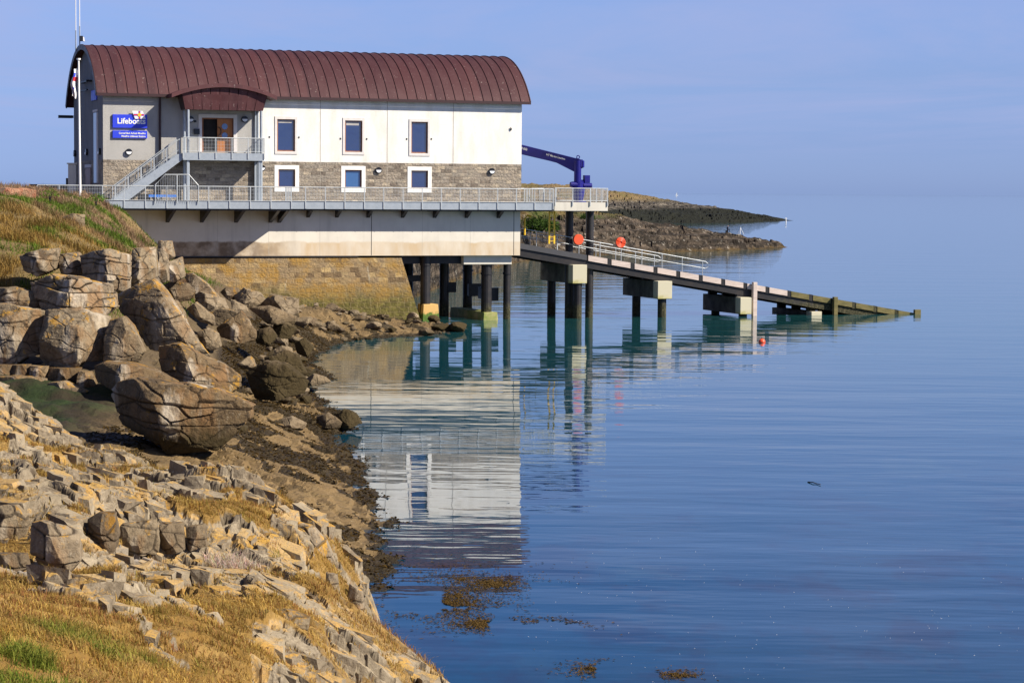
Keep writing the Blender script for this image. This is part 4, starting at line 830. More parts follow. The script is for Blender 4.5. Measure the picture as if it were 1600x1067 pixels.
def joint_blocks():
    P = []; S = []
    for yy in np.arange(24, 55, .215):
        xx = -13.5 + .3*_h(np.array([int(yy*10)]), np.array([0]), np.array([0]), 5)[0]
        while xx < .5:
            wd_ = rng.choice([rng.uniform(.09, .26), rng.uniform(.18, .50)]); P.append((xx+wd_/2, yy+rng.uniform(-.08, .08))); S.append((wd_*.56, rng.uniform(.10, .20), rng.uniform(.10, .19))); xx += wd_*rng.uniform(.92, 1.15)
    P = np.array(P); S = np.array(S); so = sample(soilF, xs_, ys_, P[:, 0], P[:, 1]); bz = SA_(P[:, 0], P[:, 1]); den = vn2(P[:, 0]*.9, P[:, 1]*.7, 909)
    k = (so < .35) & (bz > .75) & (rng.uniform(0, 1, len(P)) < .36+.8*den); P, S, bz = P[k], S[k], bz[k]; n = len(P)
    e = .12; gx = (SA_(P[:, 0]+e, P[:, 1])-SA_(P[:, 0]-e, P[:, 1]))/(2*e); gy = (SA_(P[:, 0], P[:, 1]+e)-SA_(P[:, 0], P[:, 1]-e))/(2*e)
    tx = np.clip(gx, -.45, .45)*.85+rng.normal(0, .05, n); ty = np.clip(gy, -.35, .35)*.8+rng.normal(0, .05, n); yaw = -.28+rng.normal(0, .16, n)+(rng.uniform(0, 1, n) < .1)*.8
    U = np.repeat(CT[None], n, 0).copy(); cr = np.sign(CT); U *= 1
    cor = rng.uniform(-.17, .17, (n, 8, 3)); w_ = np.stack([np.prod([(1+sx_*CT[:, a])/2 for a, sx_ in enumerate(c)], 0) for c in [(i, j, k2) for i in (-1, 1) for j in (-1, 1) for k2 in (-1, 1)]], 1)
    U += np.einsum('vc,nck->nvk', w_, cor*2)
    r_ = np.sqrt((CT**4).sum(1))**.5; U *= (1-.05*(r_-1))[None, :, None]
    U += rng.normal(0, .06, U.shape)
    U *= S[:, None, :]; x, y, z = U[..., 0], U[..., 1], U[..., 2]; z = z + x*tx[:, None] + y*ty[:, None]
    c, s_ = np.cos(yaw)[:, None], np.sin(yaw)[:, None]; Xw = x*c-y*s_+P[:, :1]; Yw = x*s_+y*c+P[:, 1:]; Zw = z+(bz+sample(LQF, xs_, ys_, P[:, 0], P[:, 1])+rng.normal(.0, .022, n)+.13*fb2(P[:, 0]*1.3, P[:, 1]*1.3, 919, 3)-S[:, 2]*.80)[:, None]
    V = np.stack([Xw, Yw, Zw], 2).reshape(-1, 3); F_ = (CF[None]+(np.arange(n)*len(CT))[:, None, None]).reshape(-1, 4)
    dk = np.repeat(sample(dkF, xs_, ys_, P[:, 0], P[:, 1]), len(CT)); ce = np.repeat(rng.uniform(-.6, .6, n), len(CT))
    return tag(mesh_np('outcrop_bedrock', V, F_, M_fore, {'soil': np.zeros(len(V)), 'crack': np.zeros(len(V)), 'dark': dk, 'cell': ce}), kind='structure')
joint_blocks()
def blades(name, P, h, wd, lean, tint, m, label, cat, seg=2, bend=.5, kind='stuff'):
    n = len(P); an = rng.uniform(0, 2*np.pi, n); d = np.c_[np.cos(an), np.sin(an), np.zeros(n)]; s_ = np.c_[-np.sin(an), np.cos(an), np.zeros(n)]
    ln = (rng.uniform(.15, 1, n)*lean)[:, None]; hh = h[:, None]; ww = wd[:, None]; up_ = np.array([0, 0, 1.0])
    p0 = P - s_*ww/2; p1 = P + s_*ww/2; mdl = P + up_*hh*.6 + d*hh*ln*.35; p2 = mdl + s_*ww*.35; p3 = mdl - s_*ww*.35; tp = P + up_*hh*(1-.25*ln) + d*hh*ln*1.0
    V = np.stack([p0, p1, p2, p3, tp], 1).reshape(-1, 3); b = np.arange(n)[:, None]*5
    Fq = np.concatenate([b+np.array([[0,1,2]]), b+np.array([[0,2,3]]), b+np.array([[3,2,4]])], 0)
    T = np.repeat(np.c_[tint, np.ones(n)], 5, 0)
    return tag(mesh_np(name, V, Fq, m, vcol=T), label, cat, kind=kind)
N = 1100000; x = rng.uniform(-12.5, .6, N); y = 15+rng.uniform(0, 1, N)*34
so_ = sample(soilF, xs_, ys_, x, y); z = sample(HF, xs_, ys_, x, y); cl_ = fb2(x*2.2, y*2.2, 101, 3)
k = (rng.uniform(0, 1, N) < np.maximum((so_-.3)*1.4*np.clip(.75+cl_*1.0, .25, 1), .30*sst(.10, .28, fb2(x*2.6, y*2.0, 119, 3)))) & (z > 1.3) & (abs(x/y) < .245)
x, y, z, cl_ = x[k], y[k], z[k], cl_[k]; n = len(x)
gn = .8*fb2(x*.45, y*.45, 111, 4) + .70*np.exp(-((x+4.55)/.62)**2-((y-21.3)/1.7)**2) + .5*np.exp(-((x+6.9)/.6)**2-((y-30.3)/.9)**2) - .2
gm = np.clip(sst(.10, .36, gn)+rng.normal(0, .15, n), 0, 1)[:, None]; r = rng.uniform(0, 1, n)[:, None]
dry = np.array([.40, .225, .04])*(1-r)+np.array([.56, .39, .12])*r; dry = dry*(.62+.38*sst(-.25, .25, fb2(x*1.1, y*.9, 115, 4)))[:, None]; dry = np.where(rng.uniform(0, 1, n)[:, None] < .16+.3*sst(.1, .4, fb2(x*.7, y*.6, 117, 3))[:, None], np.array([.27, .12, .045]), dry); grn = np.array([.075, .12, .012])*(1-r)+np.array([.22, .24, .035])*r
hg = np.clip(.085+.09*cl_+.045*rng.normal(0, 1, n), .03, .26)*(.8+.5*gm[:, 0])
blades('grass', np.c_[x, y, z-.01], hg, rng.uniform(.006, .013, n), 1.7, dry*(1-gm)+grn*gm, M_blade, 'golden dry grass with green tufts covering the near outcrop', 'grass')
# pale dead heather tuft on the outcrop ledge
c = atY(365, 862, 39.2); n = 900; a = rng.uniform(0, 2*np.pi, n); rr = np.sqrt(rng.uniform(0, 1, n)); x = c.x+rr*np.cos(a)*.50; y = c.y+rr*np.sin(a)*.5; z = sample(HF, xs_, ys_, x, y)
blades('dry_tuft', np.c_[x, y, z-.02], rng.uniform(.14, .42, n)*(1.1-rr*.6), rng.uniform(.008, .014, n), 1.6, np.c_[rng.uniform(.42, .62, n), rng.uniform(.34, .5, n), rng.uniform(.26, .38, n)], M_blade, 'pale straw tuft growing on the ledge of the near outcrop', 'plant', kind=None)
# ------------------------------------------------------------ shore, cliff foot and grassy bank
SB_pts = pts_from([(x_, y_, 0.0) for x_, y_ in ((720,513),(700,519),(660,524),(620,527),(560,531),(520,540),(495,556),(482,575),(488,598),(500,622),(520,640),(535,660),(520,680),(535,700),(550,720),(562,742),(570,768),(590,800),(598,830),(602,862),(598,890),(585,915),(572,950))]
    + [(400,720,.9),(300,730,1.2),(450,695,.65),(520,640,.02),(430,640,.9),(500,760,.5),(540,840,.35),(560,800,.25),(480,820,.8),(420,780,.9),(350,660,1.3),(250,640,1.6),(150,640,1.8),(50,640,1.9),(-80,650,2.0),(100,605,2.1),(0,605,2.2),(200,592,2.0),(300,600,1.5),(400,600,1.0),(450,560,.8),(370,560,1.4),(430,520,1.2),(350,505,2.3),(300,475,3.2),(480,505,.9),(550,508,.6),(640,508,.35),(400,472,2.4),(460,485,1.3),(340,460,3.2),(690,508,.25),(560,495,.9),(500,480,1.6)], atz)
SB_pts += pts_from([(0,480,97),(100,470,98),(180,470,102),(-80,470,97),(0,400,103),(-80,390,103),(100,400,106),(180,400,114),(240,398,130),(275,420,142),(262,400,148),
    (0,340,113),(-80,335,113),(100,335,121),(180,345,134),(225,360,146),(0,302,130),(-80,300,130),(60,301,131),(120,302,141),(165,308,149),(200,324,153),(238,374,155),(0,293,150),(60,294,155),(-80,292,150)], atY)
def wl(s, y, z): p = bw(s, y, 0); return (p.x, p.y, z)
SB_pts += [wl(2, 1, 6.3), wl(1, 6, 8.0), wl(-2, 2, 8.2), wl(-6, 6, 8.3), wl(-12, 2, 8.3), wl(-20, 2, 8.4), wl(-10, 20, 8.3), wl(-22, 20, 8.4), wl(0, 14, 7.0), wl(5, 15, 4), wl(12, 14, 2), wl(20, 13, .5), wl(25, 9, -1), wl(5, 22, 2), wl(15, 20, -.5), wl(6, .5, 3.5), wl(12, .5, 1.6), wl(18, .5, .7)]
for px, py, dx, dy, z in ((720,513,4,2,-1.2),(660,524,2,-4,-.8),(560,531,3,-4,-.8),(495,556,4,-3,-.8),(488,598,4,0,-.7),(535,660,4,0,-.7),(535,700,4,0,-.7),(570,768,3.5,0,-.7),(598,830,3.5,0,-.7),(598,890,3.5,0,-.8),(572,950,4,0,-.9),(720,513,12,0,-3),(560,600,8,0,-2),(600,760,8,0,-2),(640,900,8,0,-2.2)):
    p = atz(px, py, 0); SB_pts.append((p.x+dx, p.y+dy, z))
SBs = TPS(SB_pts, .05)
xb = np.arange(-54, 4, .11); yb = np.concatenate([np.arange(49, 100, .13), np.arange(100, 190, .2)]); X, Y = np.meshgrid(xb, yb); base = SBs(X, Y)
dens = sst(3.0, 5.0, base)*sst(93, 99, Y + X*.05); gr = np.clip(dens + .0, 0, 1)
plat = sst(2.1, 1.3, base); w1 = fb2(X*.3, Y*.3, 201, 4); AA = X*.92+Y*.39; BB = -X*.39+Y*.92; bd_ = (AA + w1*1.6 + .35*fb2(AA*.8, BB*.5, 265, 3))/.95; fl = np.floor(bd_); fr = bd_-fl; ridge = (fr**1.5)*(.08+.16*_h(fl, fl*0, fl*0, 77))
pf1, pf2, pa1, pa2, pa3, pox, poy = voro(AA/.9+w1, BB/1.7+fl*.37, 240, .8); wn2 = fb2(AA*.75+20, BB*.22, 221, 5)
weed = sst(-.05, .05, wn2 + .62*(.42-fr) + .02 + .25*pa1)*plat; weed = np.maximum(weed, sst(.16, .03, base+.22*w1+.1*wn2)*sst(-.5, -.1, base)*.95)
up_w = sst(98, 104, Y)*sst(150, 138, Y)*sst(2.6, 1.4, base)*sst(-21, -17, X); weed = np.maximum(weed, up_w*sst(-.2, .1, wn2+.25))
rough = (1-gr)
H = base + plat*(ridge-.12+.07*pa1+.10*fb2(AA*1.6, BB*.5, 263, 4)) - .04*plat*sst(.1,.02,pf2-pf1) + rough*(.12*fb2(X*.9, Y*.9, 261, 5)) + weed*(.03+.16*np.abs(fb2(X*3.1, Y*3.1, 271, 3))) + gr*(.5*fb2(X*.30, Y*.25, 281, 5)-.85*sst(116, 134, Y)) + rough*(1-plat)*.5*fb2(X*.45, Y*.45, 291, 5)
green = sst(-12.5, -15, X)*sst(93, 88, Y)*sst(.8, 1.2, base)  # mask of the gully floor, whose colour carries painted shade
tag(mesh_np('shore', np.c_[X.ravel(), Y.ravel(), H.ravel()], grid_faces(*X.shape), M_shore, {'weed': weed, 'grass': gr, 'green': green}, smooth=False), kind='structure')
HB = H
def ground(x, y): return float(sample(HB, xb, yb, np.array([x]), np.array([y]))[0])
# rough grass of the bank
N = 420000; x = rng.uniform(-44, -14, N); y = rng.uniform(97, 166, N); g_ = sample(gr, xb, yb, x, y); z = sample(HB, xb, yb, x, y); cl_ = fb2(x*.8, y*.8, 301, 3)
loc = np.stack([(x-O.x)*BU.x+(y-O.y)*BU.y, (x-O.x)*BV.x+(y-O.y)*BV.y], 1)
k = (rng.uniform(0, 1, N) < g_*np.clip(.6+cl_, .1, 1)) & (x/y > -.245) & ~((loc[:, 0] > -9) & (loc[:, 1] > -3.6))
x, y, z, cl_ = x[k], y[k], z[k], cl_[k]; n = len(x); r = rng.uniform(0, 1, n)[:, None]
gm = np.clip(sst(-.02, .20, fb2(x*.30+3, y*.20, 311, 5) - .10*sst(124, 134, y) + .10*sst(-30, -24, x) + .05) + rng.normal(0, .12, n), 0, 1)[:, None]
topw = sst(112, 126, y)[:, None]; dry = (np.array([.26, .15, .035])*(1-r)+np.array([.38, .25, .08])*r)*(1-topw)+(np.array([.26, .155, .09])*(1-r)+np.array([.42, .29, .19])*r)*topw; dry = dry*(.6+.4*sst(-.2, .25, fb2(x*.9, y*.5, 317, 4)))[:, None]; grn = np.array([.05, .105, .012])*(1-r)+np.array([.135, .20, .02])*r
hg = np.clip(.24+.45*cl_+.12*rng.normal(0, 1, n), .06, .75)*(1.15-.35*gm[:, 0])
blades('bank_grass', np.c_[x, y, z-.03], hg, rng.uniform(.02, .045, n), 1.3, dry*(1-gm)+grn*gm, M_blade, 'long pinkish dry grass and green weeds on the bank left of the station', 'grass')
N = 260000; x = rng.uniform(-24, -1, N); y = rng.uniform(54, 150, N); wv = sample(weed, xb, yb, x, y); z = sample(HB, xb, yb, x, y); k = (wv > .55) & (z > -.08) & (rng.uniform(0, 1, N) < .9) & (abs(x/y+.12) < .14); x, y, z = x[k], y[k], z[k]; n = len(x); r = rng.uniform(0, 1, n)[:, None]
blades('seaweed', np.c_[x, y, z-.02], rng.uniform(.03, .085, n), rng.uniform(.04, .11, n), 3.4, np.array([.018, .011, .003])*(1-r)+np.array([.085, .05, .010])*r, M_weed, 'dark brown seaweed draped over the shore between outcrop and bay', 'seaweed')
# ------------------------------------------------------------ boulders and cliff blocks
_bm = {}
def ico(k):
    if k not in _bm:
        bm = bmesh.new(); bmesh.ops.create_icosphere(bm, subdivisions=k, radius=1.0)
        _bm[k] = (np.array([v.co[:] for v in bm.verts]), np.array([[v.index for v in f.verts] for f in bm.faces])); bm.free()
    return _bm[k]
_cg = {}
def cubeg(n):
    if n not in _cg: _cg[n] = cube_t(n)
    return _cg[n]
def rock(name, outline, Yd, thick, m, label, cat, sub=5, seed=0, group=None, bulge=.3, lean=0.0, bed=.0, rgh=1.0, shear=0.0):
    """outline surveyed on the photograph, at distance Yd; the stone gets its own real depth, facets, beds and joints"""
    r_ = np.random.default_rng(seed+500); fr = np.array([atY(p[0], p[1], Yd)[:] for p in outline]); nf = len(fr)
    A = 0; cx = cz_ = 0
    for i in range(nf):
        x0, _, z0 = fr[i]; x1, _, z1 = fr[(i+1) % nf]; k = x0*z1-x1*z0; A += k; cx += (x0+x1)*k; cz_ += (z0+z1)*k
    cx /= 3*A; cz_ /= 3*A; px_ = (fr[:, 0]-cx)*1.05; pz_ = (fr[:, 2]-cz_)*1.05
    D, Fc = cubeg({6: 66, 5: 44, 4: 24}[sub]); hx = np.abs(px_).max(); hz = np.abs(pz_).max()
    th = np.arctan2(D[:, 2]*hz, D[:, 0]*hx); ct = np.cos(th); st_ = np.sin(th); R = np.full(len(D), .02)
    for i in range(nf):                       # radius of the outline in every direction
        ax, az, bx, bz_ = px_[i], pz_[i], px_[(i+1) % nf], pz_[(i+1) % nf]; ex, ez = bx-ax, bz_-az; den = ct*ez-st_*ex
        with np.errstate(divide='ignore', invalid='ignore'):
            t = (ax*ez-az*ex)/den; u = (ct*az*-1+st_*ax)/den*-1
            u = np.where(np.abs(ex) > np.abs(ez), (t*ct-ax)/ex, (t*st_-az)/ez)
        ok = (t > 0) & (u >= -.001) & (u <= 1.001) & np.isfinite(t); R = np.where(ok, np.maximum(R, t), R)
    rho = np.maximum(np.abs(D[:, 0]), np.abs(D[:, 2])); yy_ = D[:, 1]; R = R*rho*(1-.13*sst(.55, 1.0, np.abs(yy_))*sst(.4, 1, rho))
    V = np.c_[R*ct, np.where(yy_ < 0, yy_*thick*(.25+bulge), yy_*thick*.6), R*st_]; V[:, 1] *= (1-.12*rho**4*(np.abs(yy_) > .55))
    V[:, 1] += lean*thick*(V[:, 2]/hz*.5) + shear*V[:, 0]
    rad0 = np.linalg.norm(V, axis=1)
    for k in range(20):                       # flat fracture faces
        n_ = np.array([r_.uniform(-1, 1), -r_.uniform(.55, 1.1), r_.uniform(-.5, 1.0)]); n_ /= np.linalg.norm(n_); d = V@n_; lim = d.max()*r_.uniform(.58, .92); ov = np.maximum(d-lim, 0); V = V-ov[:, None]*n_*.93
    E_ = np.concatenate([Fc[:, [q_, (q_+1) % 4]] for q_ in range(4)]); E_ = np.concatenate([E_, E_[:, ::-1]]); cn_ = np.bincount(E_[:, 0], minlength=len(V))[:, None]
    for _ in range(2 if sub >= 6 else 1):
        A_ = np.stack([np.bincount(E_[:, 0], V[E_[:, 1], q], minlength=len(V)) for q in range(3)], 1)/cn_; V = .4*V+.6*A_
    wx, wy, wz = V[:, 0]+cx, V[:, 1]+Yd, V[:, 2]+cz_; sm_ = min(1.0, min(hx, hz)); dirv = V/np.maximum(np.linalg.norm(V, axis=1), .05)[:, None]
    w_ = fb3(wx*.7, wy*.7, wz*.7, seed+3, 2); shag = .16*np.abs(fb3(wx*2.2, wy*2.2, wz*1.2, seed+71, 4)) if m is M_weedrock else 0
    lay = (wz+.10*wx+.22*w_)/(.34+.5*sm_*.5); li = np.floor(lay); lf = lay-li; lr = _h(li, li*0, li*0, seed+31)-.5; gro = sst(.07, .0, np.minimum(lf, 1-lf))
    f1, f2, a1, a2, a3, ox, oy = voro((wx+.5*wy)/(.55+.7*sm_)+.35*w_+li*.37, wz/(.45+.45*sm_)+.3*w_, seed+50, .9); jc = sst(.07, .015, f2-f1)
    fade = np.clip(.35+.65*bed, 0, 1)
    disp = fb3(wx*1.3, wy*1.3, wz*1.3, seed, 3)*.10*sm_*rgh + np.abs(fb3(wx*3.1, wy*3.1, wz*3.1, seed+5, 4))*-.07*sm_*rgh + fade*(lr*.16*sm_*bed - .07*gro*bed*sm_ + a1*.13*sm_ - .09*jc*sm_)
    disp = disp + shag; V = V + dirv*disp[:, None]; crk = np.clip(jc*.8*fade+gro*bed*.9, 0, 1)
    bz = V[:, 2].min(); o = tag(mesh_np(name, V-np.array([0, 0, bz]), Fc, m, {'crack': crk}), label, cat, group); o.location = (cx, Yd, cz_+bz); return o
OB = [([(44,806),(62,801),(100,811),(119,826),(123,862),(108,882),(60,874),(46,850)], 35.9, .9, 'biggest grey layered block on the ledge of the near outcrop'),
 ([(136,802),(152,792),(176,790),(182,822),(178,852),(140,852)], 37.6, .8, 'upright grey block with an orange top right of the biggest layered block'),
 ([(188,808),(240,803),(244,835),(242,853),(206,856),(190,846)], 38.4, .8, 'wide squared block in the middle of the outcrop ledge'),
 ([(249,806),(284,805),(286,848),(270,852),(250,850)], 38.9, .8, 'olive tinted block at the right of the wide squared block'),
 ([(289,812),(318,808),(322,842),(296,846)], 39.3, .7, 'small pale block near the straw tuft'),
 ([(-10,782),(22,778),(43,800),(40,846),(-10,842)], 37.2, .9, 'fissured block at the left border above a small dark block'),
 ([(-6,852),(38,853),(43,874),(20,880),(-6,876)], 35.2, .6, 'small dark block at the left border under the fissured block'),
 ([(380,800),(412,790),(440,800),(446,830),(420,842),(384,832)], 42.2, .9, 'cracked pale block on the crest above the straw tuft'),
 ([(464,806),(486,812),(508,836),(524,872),(518,884),(486,868),(468,836)], 42.2, 1.0, 'leaning pale slab on the seaward crest of the outcrop'),
 ([(421,938),(452,942),(482,952),(479,975),(450,974),(424,957)], 34.6, .7, 'flat orange topped block low on the seaward slope'),
 ([(510,960),(530,960),(532,980),(514,983)], 36.6, .4, 'small square pale block low on the seaward slope'),
 ([(480,916),(512,923),(513,937),(482,931)], 38.0, .5, 'flat oblong block on the seaward slope'),
 ([(509,884),(526,886),(530,914),(512,914)], 40.2, .5, 'small upright block at the seaward edge'),
 ([(545,905),(566,915),(570,960),(560,985),(540,950)], 41.2, .8, 'tall weathered block at the seaward edge above the water')]
for i, (ol, Yd, th, lb) in enumerate(OB): ob_ = rock('outcrop_block', ol, Yd, th, M_cliff if i not in (1, 8, 9) else M_bould2, lb, 'rock', 5, 700+i, 'larger blocks of the near outcrop', .15, bed=.7, rgh=.8); ob_.location.z -= .14
G1 = 'limestone blocks of the low cliff'; G2 = 'boulders tumbled below the stone wall'
cl_list = [
 ([(-40,478),(0,478),(24,481),(66,487),(62,552),(45,554),(30,567),(-40,567)], 88, 3.0, 'large grey cliff block with a dark rusty right edge at the photo left border', .15, .3),
 ([(67,488),(120,484),(163,498),(169,528),(158,562),(130,562),(120,575),(72,575),(61,560)], 87, 3.2, 'biggest pale cliff block with vertical white and ochre streaks', .12, .1),
 ([(43,443),(75,429),(120,435),(168,447),(175,480),(162,493),(120,489),(69,489),(48,458)], 89, 4.0, 'layered rounded block lying on top of the biggest pale cliff block', .25, 1.0),
 ([(-20,452),(18,450),(69,462),(72,480),(40,484),(-20,486)], 89.5, 2.0, 'small cracked block above the grey cliff block at the left border', .2, .6),
 ([(121,402),(168,392),(196,399),(196,455),(178,458),(132,441)], 97, 4.0, 'pale upright cliff face just under the grass edge', .08, .8),
 ([(30,400),(60,390),(88,388),(86,420),(60,432),(36,424)], 98, 2.6, 'lichen spotted block half buried in the grass above the layered block', .2, .6),
 ([(90,398),(118,396),(126,420),(122,438),(98,434)], 98.5, 2.5, 'small dark blocky rock left of the pale upright face', .15, .6),
 ([(205,390),(238,388),(241,432),(231,446),(210,457),(202,430)], 101, 3.0, 'squarish cliff block right of the dark vertical cleft', .1, .6),
 ([(241,393),(252,389),(260,399),(262,438),(252,443),(240,438)], 103, 1.6, 'slim upright stone pillar beside the squarish cliff block', .1, .2),
 ([(246,377),(266,377),(271,401),(259,410),(248,404)], 118, 2.0, 'rounded stone touching the left end of the concrete wall', .2, .2),
 ([(260,411),(282,402),(287,432),(273,441),(259,436)], 112, 2.0, 'grey stone with an orange base left of the stone wall', .2, .3),
 ([(176,465),(210,450),(233,440),(250,456),(281,492),(317,540),(347,571),(330,572),(265,552),(235,545),(212,510),(186,492)], 91, 3.4, 'great tilted slab with a straight orange lichen edge', .15, .3),
 ([(240,545),(280,538),(315,556),(346,569),(370,587),(372,605),(350,617),(300,612),(258,594)], 86, 3.2, 'dark weathered boulder at the foot of the tilted slab', .3, .5),
 ([(167,502),(192,496),(205,510),(223,549),(212,566),(163,564),(163,530)], 86.5, 2.2, 'ochre boulder wedged between the biggest block and the tilted slab', .3, .2),
 ([(145,575),(162,567),(204,570),(242,582),(272,599),(222,604),(180,608),(150,597)], 83.5, 3.0, 'flat slab with a green top behind the overhanging boulder', .2, .2),
 ([(-10,571),(18,571),(21,587),(-10,590)], 86.5, 1.5, 'brown brick shaped stone, leftmost of the course under the cliff blocks', .15, .2),
 ([(19,571),(46,570),(46,590),(20,590)], 86.5, 1.5, 'squarish brown stone, second in the course under the cliff blocks', .15, .2),
 ([(47,572),(73,573),(73,594),(46,592)], 86.3, 1.5, 'dark brown stone, third in the course under the cliff blocks', .15, .2),
 ([(74,576),(123,576),(123,598),(88,600),(74,594)], 86, 1.6, 'long pale brown stone under the biggest pale block', .15, .2),
 ([(122,580),(140,582),(150,604),(122,608)], 85.5, 1.4, 'wedge shaped tan stone right of the long pale brown stone', .2, .2),
 ([(-20,590),(30,588),(70,593),(72,615),(-20,617)], 84.8, 1.6, 'low wide orange brown ledge at the left border above the grassy gully', .15, .4),
 ([(74,600),(100,596),(135,612),(112,624),(78,620)], 84, 1.4, 'low olive rock at the edge of the gully', .2, .3)]
for i, (ol, Yd, th, lb, bu, be) in enumerate(cl_list):
    lich_ = i in (1, 2, 5, 11, 13, 20, 21)
    rock('rock_block', ol, Yd, th, M_brown if i in (12, 14, 15, 16, 17, 18, 19, 20) else (M_bould if lich_ and i in (11, 13, 21) else M_cliff), lb, 'rock', 6 if i in (0, 1, 2, 4, 11, 12) else 5, 10+i, G1, bu, bed=be, lean=(.45 if i == 11 else -.3 if i == 12 else .08), shear=(-.62 if i == 11 else -.35 if i in (0, 12) else 0))
rock('boulder', [(167,624),(183,604),(210,598),(240,600),(294,602),(339,614),(387,635),(387,655),(374,664),(338,700),(300,704),(262,712),(240,688),(186,668)], 71.5, 4.2, M_brown, 'large overhanging boulder with an orange lichen top in front of the gully', 'rock', 6, 77, None, .10, bed=.8, lean=-.42, shear=-.22)
rub = [
 ([(249,450),(264,441),(291,444),(303,456),(294,470),(276,472),(255,461)], 113, 2, 'blocky ochre boulder behind the tip of the tilted slab', M_bould),
 ([(283,428),(300,427),(324,445),(343,468),(318,464),(298,450)], 122, 1.8, 'flat orange slab leaning on the stone wall', M_bould),
 ([(303,461),(312,457),(348,467),(355,483),(326,490),(305,476)], 113, 1.8, 'pale angular boulder under the orange slab', M_rub),
 ([(290,484),(306,473),(332,494),(334,508),(314,502)], 109, 1.6, 'brown wedge boulder beside the tilted slab', M_rub),
 ([(338,513),(354,500),(375,488),(388,501),(398,522),(396,532),(381,537),(348,526)], 110, 2.0, 'pale triangular boulder on the dark weed', M_brown),
 ([(344,457),(352,449),(370,449),(377,463),(360,470)], 126, 1.5, 'small yellow boulder at the foot of the stone wall', M_bould),
 ([(364,465),(379,450),(406,458),(413,469),(402,480),(378,479)], 125, 2, 'rounded tan boulder at the foot of the stone wall', M_rub),
 ([(404,478),(423,461),(445,464),(464,468),(465,489),(447,495),(418,486)], 124, 2.2, 'large grey boulder with a dark right end by the stone wall', M_rub),
 ([(386,482),(420,479),(459,495),(457,506),(420,504)], 118, 2, 'flat slab with a green weedy top', M_weedrock),
 ([(308,520),(324,513),(340,522),(344,541),(330,548),(311,533)], 103, 1.6, 'olive boulder touching the lower edge of the tilted slab', M_rub),
 ([(326,490),(345,482),(373,489),(346,508),(331,508)], 112, 1.6, 'sloping brown stone above the pale triangular boulder', M_rub),
 ([(359,468),(384,479),(388,488),(365,488)], 118, 1.2, 'small dark stone between the tan and the grey boulder', M_rub),
 ([(255,468),(275,470),(288,490),(284,502),(266,484)], 103, 1.4, 'narrow orange stone along the upper edge of the tilted slab', M_bould),
 ([(384,585),(414,566),(446,572),(478,597),(472,614),(435,622),(400,622)], 92, 2.6, 'brown weed draped mound at the water edge', M_weedrock),
 ([(415,560),(444,550),(462,556),(476,582),(455,590),(425,580)], 98, 2, 'dark weed covered rock behind the weed draped mound', M_weedrock),
 ([(462,536),(476,530),(490,544),(480,556),(464,552)], 115, 1.5, 'low dark rock at the corner of the little bay', M_weedrock),
 ([(428,508),(446,502),(462,514),(452,528),(430,524)], 118, 1.5, 'weedy rock below the large grey boulder', M_weedrock),
 ([(399,520),(420,512),(432,526),(420,540),(402,536)], 112, 1.5, 'brown weedy rock right of the pale triangular boulder', M_weedrock),
 ([(493,652),(512,645),(533,660),(530,668),(498,667)], 90, 1.2, 'tan stone lying at the water edge beside a dark one', M_small),
 ([(520,648),(536,641),(556,648),(562,662),(540,668),(522,662)], 90.5, 1.3, 'dark wet stone at the water edge beside a tan one', M_weedrock),
 ([(440,655),(455,651),(478,662),(474,670),(446,666)], 87, 1.2, 'tan oblong stone on the seaweed inland of the waterside pair', M_small),
 ([(478,592),(490,584),(508,590),(516,597),(500,602),(482,602)], 108, 1.2, 'flat split stone just off the weed draped mound', M_small),
 ([(342,662),(362,655),(385,668),(380,684),(352,682)], 80, 1.2, 'small ledge stone right behind the overhanging boulder', M_brown)]
for i, (ol, Yd, th, lb, mm) in enumerate(rub):
    rock('boulder', ol, Yd, th, mm, lb, 'rock', 5 if i < 8 or 13 <= i < 15 else 4, 120+i, G2 if i < 13 else None, .3, bed=.3, rgh=.9)
# stones of the rubble spit and of the beach: small, alike
def stone_at(p, r, seed, m, sq=.6):
    D, Fc = ico(3); r_ = np.random.default_rng(seed); pn = r_.normal(size=(11, 3)); pn /= np.linalg.norm(pn, axis=1)[:, None]; d = r_.uniform(.62, 1.0, 11)
    dots = D@pn.T; rad = np.where(dots > .05, d[None]/np.maximum(dots, .05), 9).min(1); rad = np.minimum(rad, 1.35)
    V = D*rad[:, None]*np.array([r*r_.uniform(.9, 1.5), r*r_.uniform(.8, 1.2), r*sq]); a = r_.uniform(0, 6.28); R_ = np.array([[math.cos(a), -math.sin(a), 0], [math.sin(a), math.cos(a), 0], [0, 0, 1]]); V = V@R_.T
    V += .05*r*fb3(V[:, 0]*4/r, V[:, 1]*4/r, V[:, 2]*4/r, seed, 2)[:, None]; bz = V[:, 2].min(); return V-np.array([0, 0, bz]), Fc
i = 0; cnt = 0
while cnt < 150 and i < 4000:
    i += 1; t = rng.uniform()
    if t < .62: px, py = rng.uniform(465, 715), rng.uniform(490, 528); p = atz(px, py, .25); rr = .16+.42*rng.uniform()**2
    else: px, py = rng.uniform(385, 480), rng.uniform(500, 620); p = atz(px, py, 1.0); rr = .14+.4*rng.uniform()**2
    g_ = ground(p.x, p.y)
    if g_ < -.12 or g_ > 2.6: continue
    V, Fc = stone_at(p, rr, 900+i, None); pale = rng.uniform() < .5
    o = mesh_np('stone', V, Fc, M_small if pale else M_rub); o.location = (p.x, p.y, g_-.12*rr)
    tag(o, 'small angular stone among the rubble along the little bay', 'stone', 'small stones of the rubble shore'); cnt += 1
